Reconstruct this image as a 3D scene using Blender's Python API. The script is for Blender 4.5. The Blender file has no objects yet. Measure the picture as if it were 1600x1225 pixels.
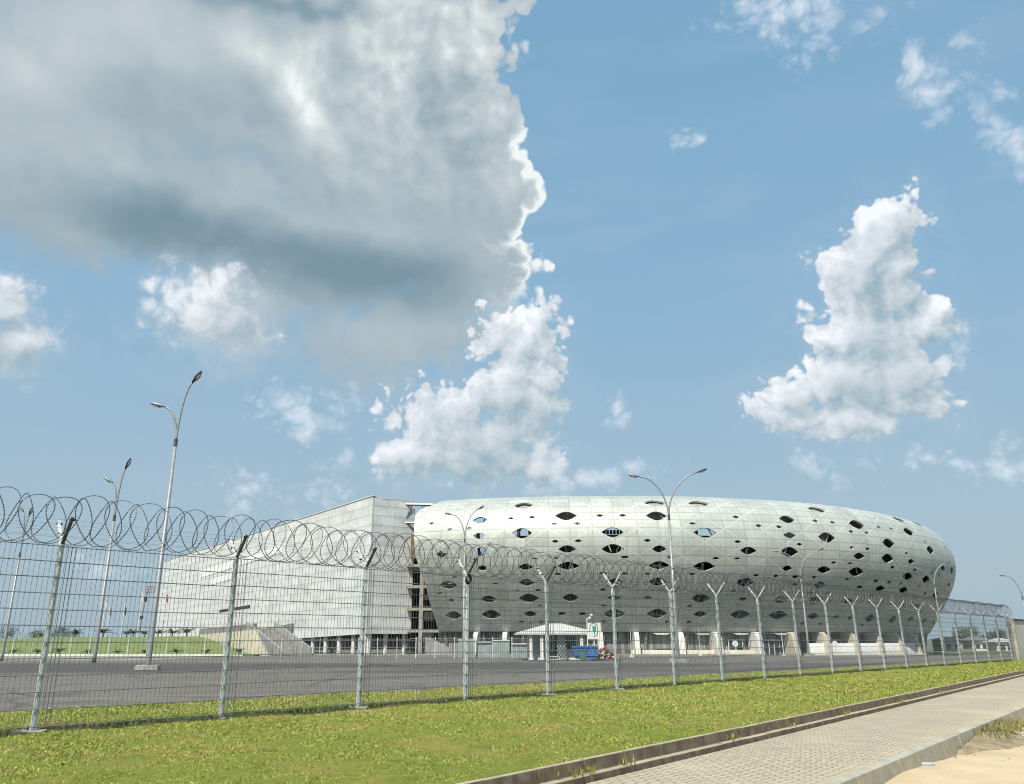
import bpy, bmesh, math, random
import numpy as np
from mathutils import Vector, Matrix
from mathutils.geometry import delaunay_2d_cdt
random.seed(7); RNG = np.random.default_rng(7)
R = math.radians
scene = bpy.context.scene
COL = scene.collection

# ------------------------------------------------------------------ camera
EYE = 1.42; F = 1244.3; TH = 0.30202; CX = 779.0; CY = 612.5
cd = bpy.data.cameras.new('camera'); cam = bpy.data.objects.new('camera', cd); COL.objects.link(cam)
cam.location = (0, 0, EYE); cam.rotation_euler = (math.pi/2 + TH, 0, 0)
cd.sensor_width = 36; cd.lens = 36*F/1600; cd.shift_x = (800-CX)/1600
cd.clip_start = 0.1; cd.clip_end = 9000
scene.camera = cam
cy = scene.cycles
cy.use_adaptive_sampling = True; cy.adaptive_threshold = .025; cy.adaptive_min_samples = 8
cy.max_bounces = 4; cy.diffuse_bounces = 2; cy.glossy_bounces = 2; cy.transmission_bounces = 0; cy.transparent_max_bounces = 2
cy.pixel_filter_type = 'BLACKMAN_HARRIS'; cy.filter_width = 1.05
cy.caustics_reflective = False; cy.caustics_refractive = False
scene.view_settings.view_transform = 'Standard'; scene.view_settings.look = 'None'
scene.view_settings.exposure = 0.25; scene.view_settings.gamma = 1.0

CT, ST = math.cos(TH), math.sin(TH)
def ray(px, py):
    a = px-CX; v = CY-py
    return Vector((a, F*CT - v*ST, F*ST + v*CT))
def at_y(px, py, Y):
    d = ray(px, py); t = Y/d.y
    return Vector((d.x*t, Y, EYE + d.z*t))
def on_z(px, py, z):
    d = ray(px, py); t = (z-EYE)/d.z
    return Vector((d.x*t, d.y*t, z))
def proj(P):
    X, Y, Z = P[..., 0], P[..., 1], P[..., 2]-EYE
    d = Y*CT + Z*ST; u = -Y*ST + Z*CT
    return CX + F*X/d, CY - F*u/d
GK = ([-1e4, 55, 80, 108, 124, 140, 1e5], [0, 0, -.38, -.49, -.67, -1.2, -1.2])
def gz(Y): return float(np.interp(Y, *GK))
def on_ground(px, Y):
    x = at_y(px, 1010, Y).x
    return Vector((x, Y, gz(Y)))

# ------------------------------------------------------------------ world
SUN_EL = R(52); SUN_AZ = R(204)     # azimuth clockwise from +Y : behind the camera, a little left
def s2l(c):
    c = c/255.0
    return c/12.92 if c <= .04045 else ((c+.055)/1.055)**2.4
def rgb(r, g, b): return (s2l(r), s2l(g), s2l(b), 1)

class NG:
    """tiny helper for building node trees"""
    def __init__(s, tree): s.t = tree; s.n = tree.nodes; s.l = tree.links
    def node(s, typ, ins=None, **kw):
        n = s.n.new(typ)
        for k, v in kw.items(): setattr(n, k, v)
        if ins:
            for k, v in ins.items():
                if isinstance(v, bpy.types.NodeSocket): s.l.new(v, n.inputs[k])
                else: n.inputs[k].default_value = v
        return n
    def m(s, op, a, b=None, c=None, clamp=False):
        n = s.n.new('ShaderNodeMath'); n.operation = op; n.use_clamp = clamp
        for i, v in enumerate((a, b, c)):
            if v is None: continue
            if isinstance(v, bpy.types.NodeSocket): s.l.new(v, n.inputs[i])
            else: n.inputs[i].default_value = v
        return n.outputs[0]
    def mix(s, f, a, b, mode='MIX'):
        n = s.n.new('ShaderNodeMix'); n.data_type = 'RGBA'; n.blend_type = mode
        for k, v in ((0, f), (6, a), (7, b)):
            if isinstance(v, bpy.types.NodeSocket): s.l.new(v, n.inputs[k])
            else: n.inputs[k].default_value = v
        return n.outputs[2]
    def ss(s, x, lo, hi):
        n = s.n.new('ShaderNodeMapRange'); n.interpolation_type = 'SMOOTHSTEP'
        for k, v in ((0, x), (1, lo), (2, hi), (3, 0.), (4, 1.)):
            if isinstance(v, bpy.types.NodeSocket): s.l.new(v, n.inputs[k])
            else: n.inputs[k].default_value = v
        return n.outputs[0]
    def noise(s, vec, scale, detail=5, rough=.55, out=0, **kw):
        n = s.node('ShaderNodeTexNoise', {'Scale': scale, 'Detail': detail, 'Roughness': rough}, **kw)
        if vec is not None: s.l.new(vec, n.inputs['Vector'])
        return n.outputs[out]
    def ramp(s, x, stops):
        n = s.n.new('ShaderNodeValToRGB'); e = n.color_ramp.elements
        while len(e) < len(stops): e.new(.5)
        for k, (p, c) in enumerate(stops): e[k].position = p; e[k].color = c
        s.l.new(x, n.inputs[0]); return n.outputs[0]

def azel(px, py):
    d = ray(px, py).normalized()
    return math.atan2(d.x, d.y), math.asin(d.z)
def blob_params(px, py, rx, ry, rot=0):
    a0, e0 = azel(px, py); a1, e1 = azel(px+10, py); a2, e2 = azel(px, py-10)
    ka = math.hypot(a1-a0, e1-e0)/10; ke = math.hypot(a2-a0, e2-e0)/10
    return (a0, e0, 0), (max(rx*ka, 1e-4), max(ry*ke, 1e-4), 1), R(rot) + math.atan2(e1-e0, a1-a0)
def blob_len(g, vec, *b):
    loc, sc, rot = blob_params(*b[:5])
    mp = g.n.new('ShaderNodeMapping'); mp.vector_type = 'TEXTURE'
    g.l.new(vec, mp.inputs[0]); mp.inputs[1].default_value = loc
    mp.inputs[2].default_value = (0, 0, rot); mp.inputs[3].default_value = sc
    return g.node('ShaderNodeVectorMath', {0: mp.outputs[0]}, operation='LENGTH').outputs['Value']

def field_group(name, blobs, n1, a1, n2, a2, warp, vdet=1.6):
    """direction -> field (>0 inside the cloud); blobs: px,py,rx,ry,rot,(height)"""
    t = bpy.data.node_groups.new(name, 'ShaderNodeTree')
    t.interface.new_socket('Dir', in_out='INPUT', socket_type='NodeSocketVector')
    t.interface.new_socket('Field', in_out='OUTPUT', socket_type='NodeSocketFloat')
    g = NG(t); gi = g.node('NodeGroupInput'); go = g.node('NodeGroupOutput')
    d = gi.outputs[0]
    sx = g.node('ShaderNodeSeparateXYZ', {0: d})
    az = g.m('ARCTAN2', sx.outputs[0], sx.outputs[1])
    h = g.m('SQRT', g.m('ADD', g.m('MULTIPLY', sx.outputs[0], sx.outputs[0]), g.m('MULTIPLY', sx.outputs[1], sx.outputs[1])))
    el = g.m('ARCTAN2', sx.outputs[2], h)
    p = g.node('ShaderNodeCombineXYZ', {0: az, 1: el, 2: 0.0}).outputs[0]
    wn = g.noise(d, 13.0, 3, .55, out=1)
    wv = g.node('ShaderNodeVectorMath', {0: wn, 1: (.5, .5, .5)}, operation='SUBTRACT').outputs[0]
    wv2 = g.node('ShaderNodeVectorMath', {0: wv, 'Scale': warp}, operation='SCALE').outputs[0]
    p = g.node('ShaderNodeVectorMath', {0: p, 1: wv2}, operation='ADD').outputs[0]
    p = g.node('ShaderNodeVectorMath', {0: p, 1: (1, 1, 0)}, operation='MULTIPLY').outputs[0]
    acc = None
    for b in blobs:
        hgt = b[5] if len(b) > 5 else 1.0
        v = g.m('MULTIPLY_ADD', blob_len(g, p, *b), -hgt, hgt)
        acc = v if acc is None else g.m('SMOOTH_MAX', acc, v, .15)
    f1 = g.m('MULTIPLY', g.m('SUBTRACT', g.noise(d, n1, 4, .6), .5), a1)
    # billows: rounded cells on warped coordinates, several sizes
    dw = g.node('ShaderNodeVectorMath', {0: d, 1: g.node('ShaderNodeVectorMath', {0: wv, 'Scale': .05}, operation='SCALE').outputs[0]}, operation='ADD').outputs[0]
    vo = g.node('ShaderNodeTexVoronoi', {'Vector': dw, 'Scale': n2, 'Detail': vdet, 'Roughness': .55, 'Lacunarity': 2.3}, feature='F1', normalize=False)
    f2 = g.m('MULTIPLY', g.m('SUBTRACT', .52, vo.outputs[0]), a2)
    keep = g.ss(acc, -.48, .04)      # no crumbs far from the body of the cloud
    g.l.new(g.m('ADD', acc, g.m('MULTIPLY', g.m('ADD', f1, f2), keep)), go.inputs[0])
    return t

w = bpy.data.worlds.new('World'); scene.world = w; w.use_nodes = True
g = NG(w.node_tree); g.n.clear()
sky = g.node('ShaderNodeTexSky', sky_type='NISHITA', sun_disc=False, sun_elevation=SUN_EL, sun_rotation=SUN_AZ,
             altitude=0, air_density=1.3, dust_density=2.2, ozone_density=1.6)
DIR = g.node('ShaderNodeTexCoord').outputs['Generated']
sx = g.node('ShaderNodeSeparateXYZ', {0: DIR})
az = g.m('ARCTAN2', sx.outputs[0], sx.outputs[1])
el = g.m('ARCTAN2', sx.outputs[2], g.m('SQRT', g.m('ADD', g.m('MULTIPLY', sx.outputs[0], sx.outputs[0]), g.m('MULTIPLY', sx.outputs[1], sx.outputs[1]))))
AE = g.node('ShaderNodeCombineXYZ', {0: az, 1: el, 2: 0.0}).outputs[0]
base = g.mix(1.0, sky.outputs[0], (.105, .105, .105, 1), 'MULTIPLY')
# a hazy, humid tropical sky: the air between scatters a pale blue on top of the clean-air model
hz = g.ramp(g.m('DIVIDE', el, 1.2, clamp=True), [(0, rgb(160, 180, 191)), (.12, rgb(152, 177, 193)), (.34, rgb(131, 170, 197)), (.62, rgb(117, 161, 191)), (1, rgb(90, 138, 174))])
base = g.mix(.88, base, hz)
streak = g.noise(g.node('ShaderNodeMapping', {0: AE, 2: (0, 0, R(24)), 3: (1.4, 6, 1)}).outputs[0], 2.2, 4, .5)
base = g.mix(g.m('MULTIPLY', g.ss(streak, .42, .75), .22), base, rgb(160, 178, 200))

def shift(v):
    return g.node('ShaderNodeVectorMath', {0: DIR, 1: v}, operation='ADD').outputs[0]
def use(tree, vec):
    n = g.n.new('ShaderNodeGroup'); n.node_tree = tree; g.l.new(vec, n.inputs[0]); return n.outputs[0]
def tone(items, start=0.0):
    acc = start
    for b in items:       # px,py,rx,ry,rot,amount
        v = g.m('MULTIPLY', g.ss(blob_len(g, AEW, *b[:5]), 1.0, 0.0), b[5])
        acc = v if acc == 0.0 else g.m('ADD', acc, v)
    return acc
wn = g.noise(DIR, 5.0, 4, .55, out=1)
wv = g.node('ShaderNodeVectorMath', {0: g.node('ShaderNodeVectorMath', {0: wn, 1: (.5, .5, .5)}, operation='SUBTRACT').outputs[0], 'Scale': .16}, operation='SCALE').outputs[0]
AEW = g.node('ShaderNodeVectorMath', {0: AE, 1: wv}, operation='ADD').outputs[0]
AEW = g.node('ShaderNodeVectorMath', {0: AEW, 1: (1, 1, 0)}, operation='MULTIPLY').outputs[0]

# 1. the big grey cloud bank on the left
bank = field_group('bank_field', [(330, 60, 580, 330, 0, 2.2), (540, 280, 300, 220, -18, 1.7), (20, 190, 440, 240, 0, 2.0), (700, 60, 105, 170, 8, 1.3), (752, 195, 90, 105, 0, 1.2),
                                  (700, 420, 165, 140, 0, 1.2), (470, 440, 290, 140, -10, 1.5), (240, 320, 430, 125, 0, 2.4), (500, 370, 300, 110, -10, 2.2), (775, 300, 84, 90, 0, 1.2), (610, 520, 250, 130, 10, 1.5), (370, 520, 170, 130, 0, 1.0)],
                   9.0, .50, 24.0, .50, .05)
fb = use(bank, DIR)
side = g.ss(g.m('ADD', g.m('MULTIPLY', az, -1.0), g.m('MULTIPLY', el, -.9)), -.50, -.16)
soft = g.m('ADD', .07, g.m('MULTIPLY', g.m('MAXIMUM', side, g.ss(el, .40, .26)), .95))
ab = g.ss(fb, -.05, soft)
tb = tone([(440, 140, 200, 62, -40, .34), (470, 110, 60, 120, 14, .38), (620, 50, 150, 100, 0, .32), (260, 60, 280, 90, -10, .24), (50, 90, 220, 150, 0, .26), (590, 130, 120, 90, 0, .2),
           (740, 60, 90, 110, 0, .2), (100, 250, 300, 100, 0, .14), (490, 425, 340, 95, -12, -.44), (290, 345, 340, 66, -8, -.32), (620, 460, 180, 90, 0, -.20),
           (430, -8, 240, 34, 0, -.34), (330, 500, 130, 120, 0, .36), (300, 590, 170, 60, 0, .22), (780, 330, 70, 140, 0, .10)])
det = g.m('MULTIPLY', g.m('SUBTRACT', g.noise(DIR, 6.0, 5, .5), .5), .36)
top = g.m('MULTIPLY', g.ss(el, .46, .66), g.ss(az, -.42, -.14))
fbu = use(bank, shift((.010, 0, .016)))
relief = g.m('MULTIPLY', g.m('SUBTRACT', fb, fbu), g.m('ADD', .10, g.m('MULTIPLY', top, .55)))
rim = g.m('MULTIPLY', g.m('SUBTRACT', 1.0, g.ss(fb, .05, .42)), g.m('MULTIPLY', g.ss(az, -.05, .0), g.m('MULTIPLY', g.ss(el, .34, .44), g.ss(el, .66, .58))))
tb = g.m('ADD', g.m('ADD', .46, tb), g.m('ADD', g.m('ADD', det, relief), g.m('MULTIPLY', rim, .62)))
cb = g.ramp(tb, [(0.0, rgb(112, 136, 149)), (.22, rgb(132, 152, 163)), (.45, rgb(156, 171, 178)), (.7, rgb(180, 190, 194)), (.88, rgb(203, 210, 209)), (1.0, rgb(228, 231, 230))])
out = g.mix(g.m('MULTIPLY', ab, .94), base, cb)

# 2. crisp cumulus
cum = field_group('cumulus_field', [
    (812, 535, 86, 74, 20, 1.2), (800, 612, 92, 84, 0, 1.2), (700, 660, 130, 76, 0, 1.2), (640, 715, 92, 58, 0, 1.1), (745, 700, 140, 84, 0, 1.3), (850, 714, 66, 52, 0), (600, 708, 44, 30, 0),
    (1385, 360, 74, 80, 0, 1.3), (1355, 425, 98, 92, 0, 1.3), (1335, 510, 112, 90, 0, 1.3), (1278, 525, 54, 50, 0), (1338, 595, 132, 82, 0, 1.4), (1222, 635, 84, 42, 0), (1410, 600, 90, 80, 0, 1.2), (1438, 500, 64, 62, 0, 1.1), (1315, 652, 150, 44, 0), (1398, 440, 70, 90, 0),
    (4, 475, 86, 72, 0, 1.2), (16, 540, 108, 64, 0, 1.2), (330, 455, 108, 74, -12, 1.2), (330, 505, 120, 76, 0, 1.2)],
    14.0, .50, 30.0, .80, .050, 2.0)
fc = g.m('ADD', use(cum, DIR), .16)
lowsoft = g.ss(el, .30, .08)
sft = g.m('ADD', .16, g.m('ADD', g.m('MULTIPLY', lowsoft, .55), g.m('MULTIPLY', g.ss(az, -.22, -.30), .5)))
# the shaded, far side of every heap (lower right) frays into the haze
ac = g.ss(fc, -.02, sft)
fu = g.m('ADD', use(cum, shift((-.010, 0, .017))), .16)
lit = g.m('MULTIPLY', g.m('SUBTRACT', fc, fu), g.m('MULTIPLY_ADD', g.ss(fc, .15, 1.3), -.34, .58))
tc = tone([(1370, 470, 70, 110, 0, -.18), (1370, 620, 130, 80, 0, -.22), (790, 690, 130, 90, 0, -.22), (740, 755, 190, 46, 0, -.26), (20, 565, 120, 60, 0, -.30), (300, 555, 150, 50, 0, -.22), (400, 500, 60, 90, 0, -.2),
           (1390, 330, 80, 60, 0, .14), (315, 465, 80, 60, 0, .22), (1262, 550, 60, 90, 0, .14), (1445, 480, 50, 50, 0, .12), (835, 500, 70, 80, 0, .12)])
tcv = g.m('ADD', .60, g.m('ADD', lit, tc))
cc = g.ramp(tcv, [(0.0, rgb(138, 163, 176)), (.28, rgb(158, 177, 187)), (.52, rgb(183, 194, 201)), (.78, rgb(209, 215, 221)), (1.0, rgb(235, 238, 241))])
out = g.mix(g.m('MULTIPLY', g.ss(fc, -.55, .9), .38), out, rgb(178, 193, 203))
out = g.mix(g.m('MULTIPLY', ac, .93), out, cc)

# 3. thin wisps
wis = field_group('wisp_field', [(1440, 110, 44, 74, 15), (1455, 150, 54, 40, 0), (1530, 150, 76, 56, 0), (1565, 190, 44, 76, 20), (1530, 78, 44, 24, 0), (1230, 15, 170, 64, 0), (1290, 45, 76, 76, 0), (1592, 240, 44, 76, 0),
                                 (1080, 210, 64, 22, 32), (1500, 725, 250, 34, 6, .8), (1560, 740, 160, 38, 0, .8), (1270, 718, 36, 28, 0), (970, 655, 36, 30, 0), (530, 705, 40, 34, 0), (475, 638, 96, 50, 0),
                                 (1500, 540, 34, 34, 0), (940, 745, 140, 30, 8), (410, 770, 170, 40, 0, .6), (160, 880, 90, 40, 0)],
                  18.0, 1.7, 48.0, .9, .10)
fw = use(wis, DIR)
aw = g.m('MULTIPLY', g.ss(fw, -.22, 1.25), .88)
out = g.mix(aw, out, rgb(208, 217, 226))
# veil close to the horizon
veil = g.ss(el, .14, -.02)
out = g.mix(g.m('MULTIPLY', veil, .45), out, rgb(150, 172, 186))
g.node('ShaderNodeOutputWorld', {0: g.node('ShaderNodeBackground', {0: out, 1: 1.0}).outputs[0]})
w.cycles.sampling_method = 'MANUAL'; w.cycles.sample_map_resolution = 512

# ------------------------------------------------------------------ sun
sl = bpy.data.lights.new('sun', 'SUN'); sl.energy = 5.0; sl.angle = R(.55); sl.color = (1, .925, .79)
so = bpy.data.objects.new('sun', sl); COL.objects.link(so)
sdir = Vector((math.sin(SUN_AZ)*math.cos(SUN_EL), math.cos(SUN_AZ)*math.cos(SUN_EL), math.sin(SUN_EL)))
so.rotation_euler = sdir.to_track_quat('Z', 'Y').to_euler(); so.location = (-20, -30, 60)

# ------------------------------------------------------------------ materials
def pmat(name, col, rough=.7, metal=0., var=0., vscale=3., bump=0., bscale=30., col2=None, coords='Object', spec=.5, stain=None):
    m = bpy.data.materials.new(name); m.use_nodes = True
    t = NG(m.node_tree); b = t.n['Principled BSDF']
    b.inputs['Roughness'].default_value = rough; b.inputs['Metallic'].default_value = metal
    b.inputs['Specular IOR Level'].default_value = spec
    tc = t.node('ShaderNodeTexCoord').outputs[coords]
    c4 = tuple(col)+(1,)
    if var > 0 or col2:
        c2 = tuple(col2)+(1,) if col2 else tuple(max(0, c*(1-var)) for c in col)+(1,)
        f = t.ss(t.noise(tc, vscale, 7, .62), .32, .68)
        c = t.mix(f, c4, c2)
        if stain:
            c = t.mix(t.m('MULTIPLY', t.ss(t.noise(tc, stain[1], 6, .7), .52, .72), stain[2]), c, tuple(stain[0])+(1,))
        t.l.new(c, b.inputs['Base Color'])
    else: b.inputs['Base Color'].default_value = c4
    if bump:
        bn = t.node('ShaderNodeBump', {'Strength': bump, 'Height': t.noise(tc, bscale, 6, .65), 'Distance': .02})
        t.l.new(bn.outputs[0], b.inputs['Normal'])
    return m
M = {}
M['galv'] = pmat('galvanised_steel', (.70, .73, .74), .5, .1, .18, 9, .08, 40, stain=((.35, .34, .31), 5, .35))
M['wire'] = pmat('galvanised_wire', (.23, .25, .26), .55, .5, .3, 6)
M['razor'] = pmat('razor_wire_steel', (.10, .11, .12), .5, .5, .3, 8)
M['black'] = pmat('black_plastic', (.015, .015, .017), .5, 0, .3, 8)
M['lamp'] = pmat('lamp_grey', (.33, .345, .35), .5, .3, .2, 3)
M['lampdark'] = pmat('lamp_housing', (.10, .105, .11), .5, .2, .2, 8)
M['lens'] = pmat('lamp_lens', (.35, .36, .34), .15, 0, .1, 8)
M['conc'] = pmat('concrete', (.40, .385, .35), .9, 0, .35, 1.2, .3, 30, stain=((.16, .14, .10), 3, .6))
M['cream'] = pmat('cream_concrete', (.60, .555, .45), .9, 0, .22, .5, .2, 20, stain=((.36, .30, .22), 1.2, .5))
M['white'] = pmat('white_render', (.72, .72, .69), .85, 0, .14, .7, .1, 20, stain=((.45, .44, .40), .6, .5))
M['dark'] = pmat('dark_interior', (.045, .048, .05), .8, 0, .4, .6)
M['grey'] = pmat('grey_concrete', (.24, .245, .24), .9, 0, .3, .8, .2, 15)
M['soff'] = pmat('soffit_grey', (.34, .345, .34), .85, 0, .3, .5)
M['steelw'] = pmat('white_steel', (.68, .69, .68), .5, .1, .1, 2)
M['blue'] = pmat('blue_paint', (.06, .19, .47), .5, 0, .3, 2, .1, 20, stain=((.16, .10, .07), 2.5, .5))
M['green'] = pmat('green_plastic', (.07, .19, .14), .5, 0, .3, 4)
M['emb'] = pmat('green_emblem', (.0, .33, .20), .5, 0, .1, 4)
M['red'] = pmat('red_paint', (.36, .12, .09), .6, 0, .2, 4)
M['orange'] = pmat('orange_plastic_seat', (.62, .12, .05), .5, 0, .3, 2)
M['glass'] = pmat('dark_glass', (.05, .075, .08), .08, 0, .3, 2)
M['teal'] = pmat('teal_glass', (.34, .41, .40), .25, 0, .3, 1)
M['leaf'] = pmat('palm_leaf', (.04, .085, .025), .6, 0, .5, 6)
M['leafy'] = pmat('tree_leaf', (.045, .09, .03), .65, 0, .55, 2)
M['bark'] = pmat('bark', (.14, .11, .08), .9, 0, .4, 8, .4, 30)
M['roofg'] = pmat('grey_roof_sheet', (.18, .19, .20), .7, .1, .3, 1)
M['roofw'] = pmat('pale_roof_sheet', (.55, .55, .52), .6, .05, .15, 1.5)
M['sack'] = pmat('refuse_plastic', (.55, .53, .48), .6, 0, .3, 4, .5, 12)

def asphalt():
    m = bpy.data.materials.new('asphalt'); m.use_nodes = True; t = NG(m.node_tree); b = t.n['Principled BSDF']
    tc = t.node('ShaderNodeTexCoord').outputs['Object']
    st = t.node('ShaderNodeMapping', {0: tc, 2: (0, 0, R(-4)), 3: (.05, .9, 1)}).outputs[0]
    a = t.mix(t.ss(t.noise(tc, .09, 6, .6), .3, .7), (.098, .086, .073, 1), (.128, .114, .097, 1))
    a = t.mix(t.m('MULTIPLY', t.ss(t.noise(st, 1.0, 5, .65), .45, .60), .7), a, (.175, .157, .132, 1))
    a = t.mix(t.m('MULTIPLY', t.ss(t.noise(st, 2.7, 3, .6), .56, .70), .5), a, (.09, .085, .08, 1))
    a = t.mix(t.m('MULTIPLY', t.noise(tc, 40, 2, .5), .25), a, (.2, .19, .18, 1))
    cr = t.node('ShaderNodeTexVoronoi', {'Vector': t.node('ShaderNodeVectorMath', {0: tc, 1: t.noise(tc, .8, 4, .6, out=1)}, operation='ADD').outputs[0], 'Scale': .16}, feature='DISTANCE_TO_EDGE').outputs[0]
    a = t.mix(t.m('MULTIPLY', t.ss(cr, .022, .004), .6), a, (.045, .043, .04, 1))
    a = t.mix(t.m('MULTIPLY', t.ss(t.noise(tc, .35, 3, .5), .62, .70), .55), a, (.055, .052, .05, 1))
    a = t.mix(t.m('MULTIPLY', t.ss(t.noise(tc, .16, 5, .7), .56, .68), .5), a, (.21, .19, .155, 1))
    sy = t.node('ShaderNodeSeparateXYZ', {0: tc}).outputs[1]
    a = t.mix(t.m('MULTIPLY', t.m('MULTIPLY', t.ss(sy, 38, 41), t.ss(sy, 62, 54)), t.ss(t.noise(tc, .05, 2, .5), .35, .5)), a, (.066, .062, .058, 1))
    t.l.new(a, b.inputs['Base Color']); b.inputs['Roughness'].default_value = .9
    bn = t.node('ShaderNodeBump', {'Strength': .5, 'Height': t.noise(tc, 60, 3, .7), 'Distance': .01}); t.l.new(bn.outputs[0], b.inputs['Normal'])
    return m
M['asphalt'] = asphalt()
def lawnmat(name, dry=.5):
    m = bpy.data.materials.new(name); m.use_nodes = True; t = NG(m.node_tree); b = t.n['Principled BSDF']
    tc = t.node('ShaderNodeTexCoord').outputs['Object']
    a = t.mix(t.ss(t.noise(tc, 9, 8, .75), .40, .60), (.14, .17, .026, 1), (.205, .23, .04, 1))
    a = t.mix(t.m('MULTIPLY', t.ss(t.noise(tc, .55, 5, .6), .48, .66), dry), a, (.30, .24, .08, 1))
    a = t.mix(t.m('MULTIPLY', t.ss(t.noise(tc, 1.3, 4, .6), .55, .7), .5), a, (.07, .12, .016, 1))
    t.l.new(a, b.inputs['Base Color']); b.inputs['Roughness'].default_value = .8; b.inputs['Specular IOR Level'].default_value = .15
    bn = t.node('ShaderNodeBump', {'Strength': .8, 'Height': t.noise(tc, 35, 5, .7), 'Distance': .03}); t.l.new(bn.outputs[0], b.inputs['Normal'])
    return m
M['lawn'] = lawnmat('lawn_turf'); M['mound'] = pmat('mound_turf', (.12, .165, .045), .9, 0, .3, .6, .5, 4, col2=(.18, .21, .075), stain=((.27, .23, .10), .25, .4))
def blademat():
    m = bpy.data.materials.new('grass_blade'); m.use_nodes = True; t = NG(m.node_tree); b = t.n['Principled BSDF']
    tc = t.node('ShaderNodeTexCoord').outputs['Object']; r = t.node('ShaderNodeNewGeometry').outputs['Random Per Island']
    a = t.ramp(r, [(0, (.045, .08, .014, 1)), (.22, (.14, .21, .028, 1)), (.6, (.31, .38, .055, 1)), (.85, (.46, .48, .12, 1)), (1, (.60, .55, .22, 1))])
    a = t.mix(t.m('MULTIPLY', t.ss(t.noise(tc, .55, 6, .68), .44, .62), .7), a, t.mix(r, (.20, .15, .055, 1), (.60, .47, .18, 1)))
    a = t.mix(t.m('MULTIPLY', t.ss(t.noise(tc, 1.1, 4, .6), .52, .68), .45), a, (.10, .20, .02, 1))
    t.l.new(a, b.inputs['Base Color']); b.inputs['Roughness'].default_value = .55; b.inputs['Specular IOR Level'].default_value = .3
    return m
M['blade'] = blademat()
def paving():
    m = bpy.data.materials.new('block_paving'); m.use_nodes = True; t = NG(m.node_tree); b = t.n['Principled BSDF']
    tc = t.node('ShaderNodeTexCoord').outputs['UV']
    br = t.node('ShaderNodeTexBrick', {'Vector': tc, 'Color1': (.47, .415, .305, 1), 'Color2': (.37, .33, .25, 1), 'Mortar': (.13, .115, .08, 1), 'Scale': 1.0,
                'Mortar Size': .012, 'Mortar Smooth': .3, 'Bias': -.1, 'Brick Width': .22, 'Row Height': .11})
    c = t.mix(t.m('MULTIPLY', t.ss(t.noise(tc, 1.1, 6, .65), .45, .7), .55), br.outputs[0], (.30, .27, .205, 1))
    c = t.mix(t.m('MULTIPLY', t.ss(t.noise(tc, .35, 4, .6), .5, .7), .45), c, (.56, .48, .34, 1))
    c = t.mix(t.m('MULTIPLY', t.noise(tc, 60, 3, .6), .3), c, (.5, .44, .34, 1))
    ux = t.node('ShaderNodeSeparateXYZ', {0: tc}).outputs[0]
    c = t.mix(t.m('MULTIPLY', t.ss(t.m('ADD', ux, t.m('MULTIPLY', t.noise(tc, 1.3, 5, .65), 1.6)), 2.6, 3.6), .65), c, (.52, .42, .27, 1))
    c = t.mix(t.m('MULTIPLY', t.ss(t.noise(tc, .22, 3, .6), .55, .7), .35), c, (.20, .185, .14, 1))
    t.l.new(c, b.inputs['Base Color']); b.inputs['Roughness'].default_value = .9
    hh = t.m('SUBTRACT', t.m('MULTIPLY', t.noise(tc, 80, 3, .6), .25), br.outputs['Fac'])
    bn = t.node('ShaderNodeBump', {'Strength': .9, 'Height': hh, 'Distance': .012}); t.l.new(bn.outputs[0], b.inputs['Normal'])
    return m
M['paving'] = paving()
M['sand'] = pmat('sand', (.58, .46, .295), .95, 0, .2, .8, .7, 14, stain=((.40, .31, .19), 1.5, .6))
def kerbmat(name, top, grime, amt):
    m = bpy.data.materials.new(name); m.use_nodes = True; t = NG(m.node_tree); b = t.n['Principled BSDF']
    tc = t.node('ShaderNodeTexCoord').outputs['Object']
    c = t.mix(t.ss(t.noise(tc, 2.2, 7, .7), .35, .65), top+(1,), tuple(x*.75 for x in top)+(1,))
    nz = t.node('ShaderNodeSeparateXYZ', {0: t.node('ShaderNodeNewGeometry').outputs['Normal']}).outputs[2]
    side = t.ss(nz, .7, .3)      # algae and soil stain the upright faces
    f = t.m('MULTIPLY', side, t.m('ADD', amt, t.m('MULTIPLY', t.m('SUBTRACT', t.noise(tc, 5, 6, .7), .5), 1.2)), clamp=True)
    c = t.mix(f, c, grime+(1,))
    t.l.new(c, b.inputs['Base Color']); b.inputs['Roughness'].default_value = .92
    bn = t.node('ShaderNodeBump', {'Strength': .6, 'Height': t.noise(tc, 25, 6, .7), 'Distance': .02}); t.l.new(bn.outputs[0], b.inputs['Normal'])
    return m
M['kerb'] = kerbmat('dirty_kerb_concrete', (.44, .38, .28), (.095, .07, .045), .85)
M['kerb2'] = kerbmat('road_kerb_concrete', (.44, .42, .35), (.24, .21, .14), .55)

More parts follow.
